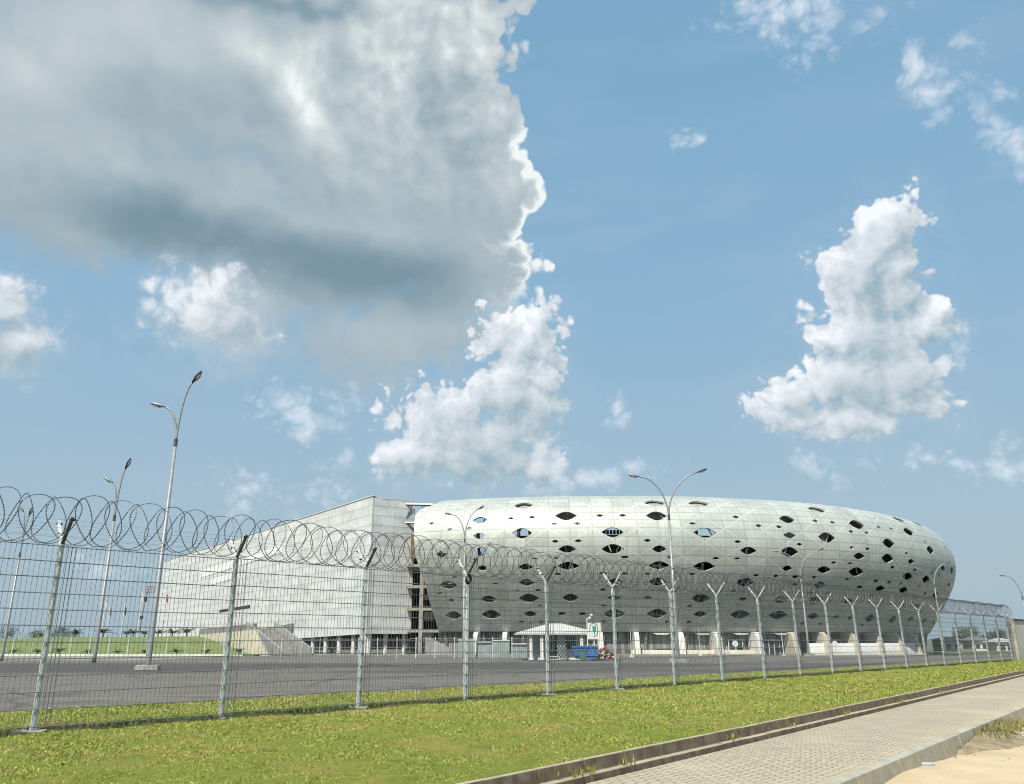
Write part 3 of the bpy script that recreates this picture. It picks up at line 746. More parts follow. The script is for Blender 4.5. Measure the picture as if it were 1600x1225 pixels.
E4 = [(63,173,112,34),(295,230,128,50),(480,229,40,16),(605,228,40,16),(780,160,126,36),(790,230,122,52),(1020,163,122,34),(110,238,40,14),(231,275,36,14),(357,273,38,16),(986,272,40,14),(54,325,116,62),
      (550,320,130,58),(1055,322,132,58),(237,370,40,18),(362,367,42,18),(740,365,40,18),(302,413,104,46),(552,412,132,58),(805,412,84,42),(617,457,52,18),(868,457,50,14),(1115,463,44,16),(125,465,36,10),
      (240,462,36,12),(75,511,86,40),(308,506,126,52),(250,550,36,18),(498,546,50,18),(617,547,40,18),(741,549,40,16),(805,503,120,52),(1052,508,128,56),(985,550,42,16),(80,596,92,44),(565,590,80,40),
      (798,592,106,52),(497,635,40,18),(30,641,32,16),(143,638,38,18),(92,682,120,54),(320,679,100,46),(560,679,80,34),(741,680,52,24),(1033,682,112,56),(152,722,32,10),(502,722,40,14),(973,724,36,16),
      (100,768,76,36),(272,766,50,22),(386,766,50,24),(560,767,130,56),(793,766,120,56),(1030,769,80,36),(160,811,34,18),(502,809,36,14),(848,811,28,16),(967,812,38,16)]
E5 = [(203,194,44,20),(718,146,114,40),(528,209,104,52),(709,219,38,20),(820,229,36,18),(974,242,102,60),(348,250,42,22),(478,257,40,22),(938,287,34,20),(1038,295,30,20),(1114,259,28,20),(1195,269,28,16),
      (545,311,84,42),(784,325,118,70),(1178,362,86,66),(215,352,46,20),(609,369,40,20),(945,389,34,22),(1044,398,30,22),(285,410,114,54),(546,418,122,70),(991,445,78,48),(1172,460,84,66),(212,460,46,16),
      (829,486,36,22),(932,491,32,18),(1203,516,30,26),(531,523,66,42),(766,532,92,50),(972,545,104,64),(332,568,42,20),(460,572,38,22),(583,577,46,24),(703,580,34,20),(911,592,34,18),(1096,604,36,24),
      (1180,611,28,20),(262,613,126,64),(578,627,42,24),(994,643,42,22),(741,630,74,50),(1124,652,66,44),(187,667,42,20),(674,680,36,22),(787,683,32,18),(1069,698,28,20),(248,718,60,26),(493,723,100,50),
      (712,728,100,56),(920,735,64,44),(232,818,136,64),(474,822,124,62),(698,828,80,44),(846,832,44,26),(930,838,30,30),(1060,842,70,56),(627,875,34,20),(738,878,34,16),(1009,886,26,18),(1205,850,50,60)]
E6 = [(238,138,80,36),(363,167,70,36),(99,189,28,22),(187,202,28,18),(305,221,74,58),(18,229,30,20),(419,290,18,18),(504,268,12,16),(455,347,56,64),(585,303,26,44),(559,330,12,20),(612,398,14,36),
      (291,369,26,20),(322,426,46,40),(197,464,36,26),(348,484,26,24),(541,472,30,40),(601,487,22,56),(465,502,16,18),(512,518,16,12),(300,528,72,58),(425,548,56,56),(170,568,28,20),(250,576,18,20),
      (381,591,16,18),(580,584,18,32),(270,622,64,48),(418,645,24,24),(488,656,38,48),(521,619,10,14),(551,625,10,14),(574,636,9,14),(563,680,12,16),(360,732,50,44),(265,728,24,22),(320,820,40,40),
      (415,832,26,44),(313,783,14,12),(268,876,14,16),(475,852,18,20)]
eyes_px = [(600+x/4.083, 740+y/4.083, a/4.083, b/4.083) for x, y, a, b in E3] + [(800+x/3.5, 740+y/3.5, a/3.5, b/3.5) for x, y, a, b in E4] + \
          [(1100+x/4.083, 760+y/4.083, a/4.083, b/4.083) for x, y, a, b in E5] + [(1350+x/4.376, 780+y/4.376, a/4.376, b/4.376) for x, y, a, b in E6]
left_cut = [(685.5, 986), (674, 950), (665, 915), (656, 890), (649, 868), (647, 840), (647, 818), (649, 805), (654, 798), (662, 793.5), (672, 790.5)]
LC = [inv(*p)[:2] for p in left_cut]
s_l0 = LC[0][0]
outer = [(LC[0][0]-.0, 0.0)] + [p for p in LC if p[1] > .15]
outer += [(outer[-1][0]+.3, TMAX)]
def inpoly(P, poly):
    x, y = P[:, 0], P[:, 1]; r = np.zeros(len(P), bool); n = len(poly)
    for i in range(n):
        x1, y1 = poly[i]; x2, y2 = poly[(i+1) % n]
        if y1 == y2: continue
        r ^= ((y1 > y) != (y2 > y)) & (x < (x2-x1)*(y-y1)/(y2-y1)+x1)
    return r
eyes = []
for (px, py, a, b) in eyes_px:
    s, t, J = inv(px, py)
    ws = a/max(math.hypot(J[0, 0], J[1, 0]), 1.0); hs = b/max(abs(J[1, 1]), 1.2)
    ws = min(ws, 5.6)*.95; hs = min(hs, 2.6)*.93
    if t < hs/2+.25 or t > TMAX-1: continue
    bad = False
    for _try in range(3):
        bad = any(abs(s-e[0]) < (ws+e[2])/2+.12 and abs(t-e[1]) < ((hs+e[3])/2+.10)*max(.35, 1-(abs(s-e[0])/((ws+e[2])/2+.12))**1.5) for e in eyes)
        if not bad: break
        ws *= .8; hs *= .8
    if bad: continue
    eyes.append((s, t, ws, hs))
def lens(s, t, a, b, n=9):
    up = [(s + a/2*u, t + b/2*(1-abs(u)**1.75)) for u in np.linspace(-1, 1, n)]
    dn = [(s + a/2*u, t - b/2*(1-abs(u)**1.75)) for u in np.linspace(1, -1, n)][1:-1]
    return up + dn
hole_polys = [lens(*e, n=(9 if e[2] > 2 else 6)) for e in eyes]
verts = []; edges = []
def addloop(poly):
    k = len(verts); verts.extend([Vector(p) for p in poly]); n = len(poly)
    edges.extend([(k+i, k+(i+1) % n) for i in range(n)])
n_b = int((SV-outer[0][0])/2.0)
bl = [(s, 0.0) for s in np.linspace(SV, outer[0][0], n_b)][:-1]
tr = [(s, TMAX) for s in np.linspace(outer[-1][0], SV, n_b)][1:]
rt = [(SV, t) for t in np.linspace(TMAX, 0, 30)][1:-1]
outer_poly = outer + tr + rt + bl
addloop(outer_poly)
for h in hole_polys: addloop(h)
gs, gt = np.meshgrid(np.arange(2, SV, 1.6), np.concatenate([np.arange(.9, 30, .85), np.arange(31, TMAX, 2)]), indexing='ij')
gp = np.stack([gs.ravel(), gt.ravel()], 1)
ok = inpoly(gp, outer_poly)
for (s, t, a, b) in eyes: ok &= ~((np.abs(gp[:, 0]-s) < a/2+.35) & (np.abs(gp[:, 1]-t) < b/2+.25))
ok &= (gp[:, 1] > .4) & (gp[:, 1] < TMAX-.4) & (gp[:, 0] < SV-.5)
gp = gp[ok]
lcx = np.array([p[0] for p in outer]); lct = np.array([p[1] for p in outer])
gp = gp[gp[:, 0] > np.interp(gp[:, 1], lct, lcx)+.4]
verts.extend([Vector(p) for p in gp])
rv, re_, rf, _, _, _ = delaunay_2d_cdt(verts, edges, [], 0, 1e-5)
rv = np.array([list(v) for v in rv]); rf = np.array([f for f in rf if len(f) == 3])
cen = rv[rf].mean(1)
keep = inpoly(cen, outer_poly)
for h, e in zip(hole_polys, eyes):
    near = (np.abs(cen[:, 0]-e[0]) < e[2]/2+.1) & (np.abs(cen[:, 1]-e[1]) < e[3]/2+.1) & keep
    idx = np.where(near)[0]
    if len(idx): keep[idx[inpoly(cen[idx], h)]] = False
rf = rf[keep]
u = rv[rf]; ar = (u[:, 1, 0]-u[:, 0, 0])*(u[:, 2, 1]-u[:, 0, 1])-(u[:, 1, 1]-u[:, 0, 1])*(u[:, 2, 0]-u[:, 0, 0])
rf[ar < 0] = rf[ar < 0][:, ::-1]
stad = empty('stadium_bowl', (40, 190, -1.2), 'oval stadium clad in pale metal panels pierced by dark eye shaped openings', 'stadium')
OX = Vector((-40, -190, 1.2))
def sub(ob): ob.location = OX; return ob
def surf_n(s, t):
    e = .05; a_ = surf(s+e, t)-surf(s-e, t); b_ = surf(s, np.minimum(t+e, TMAX))-surf(s, np.maximum(t-e, 0))
    n_ = np.cross(a_, b_); return n_/np.linalg.norm(n_, axis=-1)[..., None]
PV = surf(rv[:, 0], rv[:, 1]); NV = surf_n(rv[:, 0], rv[:, 1]); PI_ = PV - NV*.30
nv_ = len(PV); ec = {}
for f_ in rf:
    for i in range(3):
        a_, b_ = int(f_[i]), int(f_[(i+1) % 3]); ec[(a_, b_)] = 1
bd_ = [(a_, b_) for (a_, b_) in ec if (b_, a_) not in ec]
RV = []; RFc = []; RN = []; RUV = []
for (a_, b_) in bd_:
    k = 2*nv_+len(RV); q4 = [PV[a_], PV[b_], PI_[b_], PI_[a_]]; nn_ = np.cross(q4[3]-q4[0], q4[1]-q4[0]); nn_ = nn_/(np.linalg.norm(nn_)+1e-9)
    RV += q4; RN += [nn_]*4; RUV += [rv[a_], rv[b_], rv[b_], rv[a_]]; RFc += [(k, k+2, k+1), (k, k+3, k+2)]
AV = np.concatenate([PV, PI_, np.array(RV)]); AN = np.concatenate([NV, -NV, np.array(RN)]); AUV = np.concatenate([rv, rv, np.array(RUV)])
AF = np.concatenate([rf, rf[:, ::-1]+nv_, np.array(RFc)])
print('EYES', len(eyes), 'of', len(eyes_px))
sh = sub(tri('outer_shell', AV, AF, M['shell'], AUV, stad))
sh.data.polygons.foreach_set('use_smooth', [True]*len(sh.data.polygons))
if len(sh.data.vertices) == len(AN): sh.data.normals_split_custom_set_from_vertices([tuple(n_) for n_ in AN])
def sweep(name, prof, s0, s1, ds, mat, vfun=None, uvs=False):
    ss = np.arange(s0, s1, ds); P = np.zeros((len(ss), len(prof), 3)); U = np.zeros((len(ss), len(prof), 2))
    for j, (o_, z) in enumerate(prof):
        oo = np.full(len(ss), o_, float); zz = np.array([z(s) if callable(z) else z for s in ss], float)
        x, y, _, _ = plan(ss, oo); P[:, j] = np.stack([x, y, zz], 1); U[:, j] = np.stack([ss, zz], 1)
    ob = gridmesh(name, P, mat, U); ob.parent = stad; return sub(ob)
# rear half of the shell (no openings needed out of sight)
sweep('rear_shell', [tuple(p) for p in PF], SV-.3, SMAX, 4, M['shell'])
S0 = s_l0+1.0
s_770 = inv(775, 880)[0]
def wall_top(s): return 14.2 if s < s_770 else 18.9
sweep('inner_wall', [(-9, -1.3), (-9, wall_top), (-9.4, wall_top), (-30, lambda s: wall_top(s)-9), (-45, 1)], S0, SMAX, 1.0, M['soff'])
sweep('roof_liner', [(-1.9, 21.6), (-4, 23.6), (-9, 24.9), (-22, 25.6), (-36, 24.7), (-36, 25.2), (-22, 26.62)], S0+1, SMAX, 2.5, M['soff'])
for z in (6.4, 10.3, 14.2):
    oin = float(np.interp(z, PF[:9, 1], PF[:9, 0]))-1.6
    sweep('floor_slab', [(-9, z+.4), (oin, z+.4), (oin, z), (-9, z)], S0, SV, 1.5, M['grey'])
sweep('shell_soffit', [(-7.2, 2.74), (-9, 2.74)], S0-1.5, SV, 2, M['soff'])
# raking steel behind the skin
tr_ = MB(); sv = S0+2
while sv < SV-10:
    for k, (z0, z1) in enumerate(((3.2, 8), (8, 13), (13, 18), (18, 22.4))):
        for sg in (-1, 1):
            o0 = float(np.interp(z0, PF[:10, 1], PF[:10, 0]))-1.5; o1 = float(np.interp(z1, PF[:10, 1], PF[:10, 0]))-1.5
            s_a = sv+(1.8*sg if k % 2 else 0); s_b = sv+(0 if k % 2 else 1.8*sg)
            xa, ya, _, _ = plan(s_a, o0); xb, yb, _, _ = plan(s_b, o1)
            tr_.tube([(float(xa), float(ya), z0), (float(xb), float(yb), z1)], .11, 5, False)
    xa, ya, _, _ = plan(sv, -4.5); xb, yb, _, _ = plan(sv, -20)
    tr_.tube([(float(xa), float(ya), 23.2), (float(xb), float(yb), 24.2)], .14, 5, False)
    sv += 7.3
sv = S0+5.6
while sv < SV-10:
    for z0, z1, a_, b_ in ((9, 12, 0, 2.2), (12, 15.4, 2.2, 0), (15.4, 18.6, 0, 2.2), (18.6, 21.5, 2.2, .4)):
        o0 = float(np.interp(z0, PF[:10, 1], PF[:10, 0]))-.7; o1 = float(np.interp(z1, PF[:10, 1], PF[:10, 0]))-.7
        xa, ya, _, _ = plan(sv+a_, o0); xb, yb, _, _ = plan(sv+b_, o1)
        tr_.tube([(float(xa), float(ya), z0), (float(xb), float(yb), z1)], .08, 4, False)
    sv += 3.65
sub(tr_.build('steel_frame', M['steelw'], stad))
cl_ = MB(); sv = S0
while sv < SV-4:
    x, y, tx, ty = [float(q) for q in plan(sv, -6.2)]
    x2, y2, _, _ = [float(q) for q in plan(sv, -8.5)]
    cl_.tube([(x2, y2, -1.2), (x, y, 9), (float(plan(sv, -3.4)[0]), float(plan(sv, -3.4)[1]), 20)], .28, 6, False)
    sv += 7.3
sub(cl_.build('raking_columns', M['grey'], stad))
# rows of orange seats seen through the large upper openings
for px in (826, 957, 1098):
    s, t, _ = inv(px, 836)
    b = MB()
    for k in range(7):
        x, y, tx, ty = [float(q) for q in plan(s+.9+(k-3)*.62, -9.2)]
        b.box((x, y, 19.45), (.46, .12, .62), rz=math.atan2(ty, tx)); b.box((x-ty*.2, y+tx*.2, 19.1), (.46, .4, .1), rz=math.atan2(ty, tx))
    sub(b.build('seat_row', M['orange'], stad))
# ground floor: facade wall bays, piers, plinth
pier_px = [745, 790, 836, 884, 938, 994, 1062, 1119, 1181, 1236, 1284, 1329, 1367, 1397, 1423]
def s_for_px(px, o_, z):
    ss = np.arange(0, SV, .25); x, y, _, _ = plan(ss, o_); X, Y = proj(np.stack([x, y, np.full_like(x, z)], -1))
    k = np.argmax(X); return float(np.interp(px, X[:k+1], ss[:k+1]))
piers = [s_for_px(p, -6.6, 1) for p in pier_px]
sweep('screen_wall', [(-8.4, -1.25), (-8.4, 2.72)], S0-1, s_for_px(1255, -8, 1), .8, M['slat'])
sweep('screen_wall', [(-8.4, -1.25), (-8.4, 2.72)], s_for_px(1255, -8, 1), SV, .8, M['glass'])
sweep('plinth', [(-6.5, -1.25), (-6.5, -.15), (-8.38, -.15)], s_for_px(985, -6.6, 0), s_for_px(1195, -6.6, 0), .8, M['cream'])
sweep('parapet_wall', [(-5.6, -1.25), (-5.6, .9), (-5.9, .9), (-5.9, -1.2)], s_for_px(1262, -5.6, 0), s_for_px(1440, -5.6, 0), .8, M['white'])
for i, s in enumerate(piers):
    x, y, tx, ty = [float(q) for q in plan(s, -5.6)]
    n_v = Vector((ty, -tx, 0)); t_v = Vector((tx, ty, 0)); c0 = Vector((x, y, -1.25))
    wdt = 1.0 if i > 5 else .8
    poly = [c0-n_v*2.6, c0+n_v*.9, c0+n_v*.7+Vector((0, 0, .6)), c0+n_v*.1+Vector((0, 0, 3.4)), c0-n_v*.6+Vector((0, 0, 3.96)), c0-n_v*2.6+Vector((0, 0, 3.96))]
    b = MB(); b.prism([p-t_v*wdt/2 for p in poly], t_v*wdt); sub(b.build('pier', M['white'] if i < 9 else M['cream'], stad, bevel=.03))
def facade_item(name, px, o_, z0, z1, wd, th, mat):
    s = s_for_px(px, o_, 0); x, y, tx, ty = [float(q) for q in plan(s, o_)]
    b = MB(); b.box((x, y, (z0+z1)/2), (wd, th, z1-z0), rz=math.atan2(ty, tx)); return sub(b.build(name, mat, stad))
for px, wd in ((1150, 2.6), (1210, 4.2), (1306, 2.6)):
    d_ = facade_item('door', px, -8.1, -1.2, 1.35, wd, .12, M['glass'])
    s = s_for_px(px, -8, 0); x, y, tx, ty = [float(q) for q in plan(s, -7.98)]; rz_ = math.atan2(ty, tx)
    b = MB(); tvv = Vector((tx, ty, 0)); c = Vector((x, y, 0))
    for k in range(-2, 3) if wd > 3 else (-1, 0, 1):
        q = c + tvv*(k*wd/(4 if wd > 3 else 2)); b.box((q.x, q.y, .1), (.12, .1, 2.6), rz=rz_)
    b.box((c.x, c.y, 1.42), (wd+.4, .16, .2), rz=rz_)
    f_ = b.build('door_frame', M['white'], d_); f_.location = (0, 0, 0)
# white awning shapes under the soffit
for px in (1035, 1100, 1160, 1223):
    s = s_for_px(px, -6, 2.4); x, y, tx, ty = [float(q) for q in plan(s, -6.6)]
    tvv = Vector((tx, ty, 0)); c = Vector((x, y, 2.55)); b = MB()
    b.prism([c-tvv*1.6, c+tvv*1.6, c+tvv*.8-Vector((0, 0, .28)), c-tvv*.8-Vector((0, 0, .28))], (ty*.3, -tx*.3, 0)); sub(b.build('soffit_panel', M['white'], stad))

# ------------------------------------------------------------------ main grandstand block on the left
U = Vector((-.574, .819, 0)).normalized(); V_ = Vector((U.y, -U.x, 0))     # V_ = toward the bowl (+x)
P1 = at_y(583, 775, 142); ZT = P1.z; P1 = Vector((P1.x, P1.y, 0))
gs_ = empty('grandstand_block', (P1.x, P1.y, -1.2), 'long straight grandstand block in pale ribbed cladding beside the bowl', 'grandstand')
def fl(px, py, off=0.0):       # point of the long left face seen at a pixel, in world space
    nrm = Vector((-V_.x, -V_.y, 0)); P0 = P1 + nrm*off; d = ray(px, py); e = Vector((0, 0, EYE))
    t = (P0-e).dot(nrm)/d.dot(nrm); return e + d*t
def loc(p): return Vector(p)-Vector((P1.x, P1.y, -1.2))
def quad(b, pts, uvs=None):
    k = len(pts); b.add(pts, [tuple(range(k))], uvs)
far = fl(250, 930); L1 = (Vector((far.x, far.y, 0))-P1).length
pcl = fl(458, 998); tcl = (Vector((pcl.x, pcl.y, 0))-P1).length; zc0 = 2.45; zc1 = pcl.z
WB = 8.2
def faceprism(b, poly, thick, nrm, uv):       # poly of (t, z)
    pts = [loc(P1 + U*t + Vector((0, 0, z))) for t, z in poly]; n = len(pts)
    back = [p - nrm*thick for p in pts]
    b.add(pts+back, [tuple(range(n)), tuple(range(n, 2*n))[::-1]] + [(i, n+i, n+(i+1) % n, (i+1) % n) for i in range(n)], uv+uv)
nL = Vector((-V_.x, -V_.y, 0))
poly = [(0, zc0), (tcl, zc1), (tcl+16, -1.2), (L1, -1.2), (L1, ZT-.0), (0, ZT)]
b = MB(); faceprism(b, poly, .4, nL, [(t, z) for t, z in poly]); b.build('long_facade', M['clad'], gs_)
# end facade, slightly inset behind the long facade
b = MB(); e0 = loc(P1 + V_*.003*0 + nL*-.41); pts = [e0 + Vector((0, 0, zc0)), e0 + V_*WB + Vector((0, 0, zc0)), e0 + V_*WB + Vector((0, 0, ZT-.05)), e0 + Vector((0, 0, ZT-.05))]
b.add(pts+[p+U*.4 for p in pts], [(0, 1, 2, 3), (7, 6, 5, 4), (0, 4, 5, 1), (1, 5, 6, 2), (2, 6, 7, 3), (3, 7, 4, 0)], [(200, zc0), (200+WB, zc0), (200+WB, ZT), (200, ZT)]*2); b.build('end_facade', M['clad'], gs_)
b = MB(); q = [loc(P1+nL*-.42), loc(P1 + V_*(WB+.4)), loc(P1 + V_*(WB+.4)+U*L1), loc(P1+U*L1+nL*-.42)]
b.prism([p+Vector((0, 0, ZT-.5)) for p in q], (0, 0, .42)); b.build('roof', M['roofw'], gs_)
b = MB(); b.prism([loc(P1+nL*.12-U*.12)+Vector((0, 0, ZT)), loc(P1+nL*.12+U*L1)+Vector((0, 0, ZT)), loc(P1-nL*.5+U*L1)+Vector((0, 0, ZT)), loc(P1-nL*.5-U*.12)+Vector((0, 0, ZT))], (0, 0, .16)); b.build('roof_edge', M['steelw'], gs_)
b = MB(); q = [loc(P1 + V_*WB + U*.5), loc(P1+V_*WB+U*L1)]; b.add([q[0]+Vector((0, 0, 0)), q[1]+Vector((0, 0, 0)), q[1]+Vector((0, 0, ZT-.6)), q[0]+Vector((0, 0, ZT-.6))], [(0, 1, 2, 3)]); b.build('inner_facade', M['grey'], gs_)
# recessed ground floor and its columns
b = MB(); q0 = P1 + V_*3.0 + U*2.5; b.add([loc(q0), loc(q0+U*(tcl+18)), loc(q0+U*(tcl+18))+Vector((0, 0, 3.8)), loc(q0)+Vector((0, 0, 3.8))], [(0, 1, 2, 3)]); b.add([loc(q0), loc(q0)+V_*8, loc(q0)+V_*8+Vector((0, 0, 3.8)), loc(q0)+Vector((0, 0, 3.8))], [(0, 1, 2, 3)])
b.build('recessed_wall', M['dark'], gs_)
b = MB(); q = [P1+nL*-.4+U*.4, P1+nL*-.4+U*(tcl+8), P1+V_*WB+U*(tcl+8), P1+V_*WB+U*.4]; b.add([loc(Vector((p.x, p.y, zc0+.02))) for p in q], [(0, 1, 2, 3)]); b.build('soffit', M['soff'], gs_)
t = 1.0; 
col_px = [470, 489, 509, 530, 552, 576]
for px in col_px:
    p = fl(px, 1010, -.9); q = Vector((p.x, p.y, 0))
    b = MB(); b.tube([loc(Vector((q.x, q.y, -1.2))), loc(Vector((q.x, q.y, zc0)))], .42, 10); b.build('column', M['white'], gs_, smooth=False)
for k in (0.5, 4.2, 7.8):
    q = P1 + V_*k + U*1.1; b = MB(); b.tube([loc(Vector((q.x, q.y, -1.2))), loc(Vector((q.x, q.y, zc0)))], .36, 10); b.build('column', M['white'], gs_)
# projecting pale bands and slot on the long facade
def on_face(name, pts, thick, mat):
    w_ = [loc(fl(px, py, .0)) for px, py in pts]; b = MB(); b.prism([p+nL*.003 for p in w_], nL*thick); return b.build(name, mat, gs_)
M['clad2'] = pmat('pale_band_cladding', (.84, .85, .84), .5, 0, .12, .3)
on_face('pale_band', [(314, 892), (440, 852), (440, 863), (314, 903)], .08, M['clad2'])
on_face('pale_band', [(330, 905), (372, 893), (372, 902), (330, 914)], .08, M['clad2'])
on_face('window_slot', [(343, 953), (391, 945), (391, 950), (343, 957)], .06, M['dark'])

# concrete frame bridging block and bowl
fr_o = P1 + V_*WB
lk = empty('stair_frame', (fr_o.x, fr_o.y, -1.2), 'open concrete stair frame with dark bays between grandstand block and bowl', 'stair tower')
def ll(p): return Vector(p)-Vector((fr_o.x, fr_o.y, -1.2))
YF = 146.0
def wpt(px, py, Y=YF): return at_y(px, py, Y)
b = MB(); a_ = wpt(630, 1025, YF+5); c_ = wpt(720, 1025, YF+5); b.add([ll((a_.x, a_.y, -1.2)), ll((c_.x, c_.y, -1.2)), ll((c_.x, c_.y, 17)), ll((a_.x, a_.y, 17))], [(0, 1, 2, 3)]); b.build('back_wall', M['dark'], lk)
for px, wd in ((657, .65),):
    b = MB(); p = wpt(px, 1000); b.box(ll((p.x, p.y, 6.2)), (wd, 1.0, 14.8)); b.build('frame_column', M['conc'], lk, bevel=.03)
p = wpt(668, 1000, YF+2)
for py in (884, 917, 952, 986):
    z = at_y(655, py, YF).z; b = MB(); a_ = wpt(636, py); c_ = wpt(712 if py > 980 else 690, py)
    b.box(ll(((a_.x+c_.x)/2, YF+.15, z)), (c_.x-a_.x, 1.2, .5)); b.build('frame_beam', M['conc'], lk, bevel=.03)
M['timber'] = pmat('brown_soffit', (.22, .16, .10), .8, 0, .5, 1.5)
b = MB(); a_ = wpt(637, 872); c_ = wpt(655, 840); b.prism([ll((a_.x, YF+.6, a_.z)), ll((c_.x+1.5, YF+.6, a_.z)), ll((a_.x+.2, YF+.6, c_.z+1.2)), ll((a_.x-.2, YF+.6, c_.z+1.2))], (0, .6, 0)); b.build('raking_soffit', M['timber'], lk)
b = MB(); a_ = wpt(630, 1000, YF+8)
b.add([ll((wpt(630, 1, YF+7).x, YF+7, 17.1)), ll((wpt(700, 1, YF+7).x, YF+7, 17.1)), ll((wpt(700, 1, YF+7).x, YF+7, 21)), ll((wpt(630, 1, YF+7).x, YF+7, 21))], [(0, 1, 2, 3)]); b.build('upper_wall', M['dark'], lk)
b = MB(); b.add([ll((wpt(630, 1, YF+3).x, YF+3, 17.1)), ll((wpt(668, 1, YF+3).x, YF+3, 17.1)), ll((wpt(668, 1, YF+3).x, YF+3, 24.6)), ll((wpt(630, 1, YF+3).x, YF+3, 24.6))], [(0, 1, 2, 3)]); b.build('glazed_wall', M['glass'], lk)
b = MB(); z0 = at_y(650, 817, YF).z; z1 = at_y(650, 793, YF).z; zz1 = at_y(650, 788, YF).z
xa, xb = at_y(637, 800, YF).x, at_y(676, 800, YF).x
b.tube([ll((xa-1, YF, z0)), ll((xb, YF, z0))], .2, 5); b.tube([ll((xa-1, YF, zz1)), ll((xb, YF, zz1-.1))], .28, 5)
for k in range(3):
    xx = xa-.5+k*2.2; b.tube([ll((xx, YF, z0)), ll((xx+1.1, YF, zz1))], .12, 5); b.tube([ll((xx+1.1, YF, zz1)), ll((xx+2.2, YF, z0))], .12, 5)
b.build('roof_truss', M['lamp'], lk)
# outside stairs rising to the block at px 650-700
def stair(name, label, base_, dirv, side, steps, run, rise, width, mat, cat='stairs'):
    e = empty(name, base_, label, cat); b = MB()
    for k in range(steps):
        c = dirv*(run*(k+.5)) + Vector((0, 0, rise*(k+1)/2)); ang = math.atan2(dirv.y, dirv.x)
        b.box(c, (run, width, rise*(k+1)), rz=ang)
    b.build('flight', mat, e)
    for sg in (-1, 1):
        b = MB(); o0 = side*(sg*(width/2+.16))
        pts = [o0, o0+dirv*(run*steps), o0+dirv*(run*steps)+Vector((0, 0, rise*steps+1.0)), o0+Vector((0, 0, 1.0))]
        b.prism([p-side*.15 for p in pts], side*.3); b.build('parapet', M['soff'], e)
    return e
def flat(px, Y): q = at_y(px, 1010, Y); return Vector((q.x, Y, gz(Y)))
stair('concrete_stair', 'short pale concrete stair beside the stair frame foot', flat(705, 137), Vector((-1, .15, 0)).normalized(), Vector((.15, 1, 0)).normalized(), 12, .34, .17, 2.2, M['cream'])
# big stair on the left
sb = flat(462, 118)
dirS = (flat(405, 134)-sb); dirS.z = 0; hgt = 3.9
nst = 22; dl = dirS.length
dirS.normalize(); sideS = Vector((-dirS.y, dirS.x, 0))
stair('ramp_stair', 'wide grey concrete stair climbing toward the grandstand from the car park', sb, dirS, sideS, nst, dl/nst, hgt/nst, 4.2, M['conc'])
# flank wall of the mound
w0 = flat(425, 114); w1 = flat(395, 117); w2 = flat(306, 152)
fw_ = empty('retaining_wall', w1, 'cream retaining wall closing the right end of the grass mound', 'wall')
def lw(p, z): return Vector((p.x-w1.x, p.y-w1.y, z-w1.z))
zt1 = at_y(395, 984, w1.y).z
b = MB(); b.prism([lw(w1, -1.2), lw(w2, -1.2), lw(w2, at_y(306, 992, w2.y).z), lw(w1, zt1)], Vector((.5, .35, 0))); b.build('wall_face', M['cream'], fw_)
b = MB(); b.prism([lw(w0, -1.2), lw(w1, -1.2), lw(w1, zt1)], Vector((.1, .5, 0))); b.build('sloping_end', M['cream'], fw_)
# dark parapet of the upper walkway above it
b = MB(); t0 = at_y(312, 983, 150); t1 = at_y(398, 974, 132); e_ = empty('walkway_parapet', (t0.x, t0.y, 2), 'dark grey parapet of the upper walkway above the cream wall', 'parapet')
b.prism([Vector((0, 0, -1.2)), Vector((t1.x-t0.x, t1.y-t0.y, -1.0)), Vector((t1.x-t0.x, t1.y-t0.y, t1.z-2)), Vector((0, 0, t0.z-2))], Vector((.3, .3, 0))); b.build('parapet_face', M['grey'], e_)
b = MB(); t2 = at_y(408, 983, 140); t3 = at_y(456, 974, 132)
b.prism([Vector((t2.x-t0.x, t2.y-t0.y, -2.2)), Vector((t3.x-t0.x, t3.y-t0.y, -1.8)), Vector((t3.x-t0.x, t3.y-t0.y, t3.z-2)), Vector((t2.x-t0.x, t2.y-t0.y, t2.z-2))], Vector((.3, .3, 0))); b.build('landing_face', M['grey'], e_)

# grass mound
nx, ny = 90, 30; P = np.zeros((nx, ny, 3))
for i in range(nx):
    f = i/(nx-1)
    for j in range(ny):
        v = j/(ny-1); y = 112 + 46*v
        xr = w1.x + (w2.x-w1.x)*min(1, (y-w1.y)/(w2.y-w1.y)) if y < w2.y else w2.x
        if y < w1.y: xr = w1.x+1.5
        xr -= .06; x = -230 + (xr+230)*f
        top = 2.0 - .9*min(1, max(0, (-70-x)/70))
        sm = min(1, v/.85); sm = sm*sm*(3-2*sm)
        z = -.55 + (top+.55)*sm + .08*math.sin(x*.3)*sm
        P[i, j] = (x, y, z)
mo = gridmesh('grass_mound', P, M['mound']); tag(mo, kind='structure'); mo.data.polygons.foreach_set('use_smooth', [True]*len(mo.data.polygons))
b = MB(); b.box((-117, 111.8, gz(112)+.03), (166, .35, .26)); k_ = b.build('mound_kerb', M['white']); tag(k_, 'long white painted kerb at the foot of the grass mound', 'kerb')
kk = MB(); kk.box((3, 121, gz(121)+.0), (70, .35, .3)); k2 = kk.build('forecourt_kerb', M['conc']); tag(k2, 'pale kerb in front of the grandstand ground floor', 'kerb')

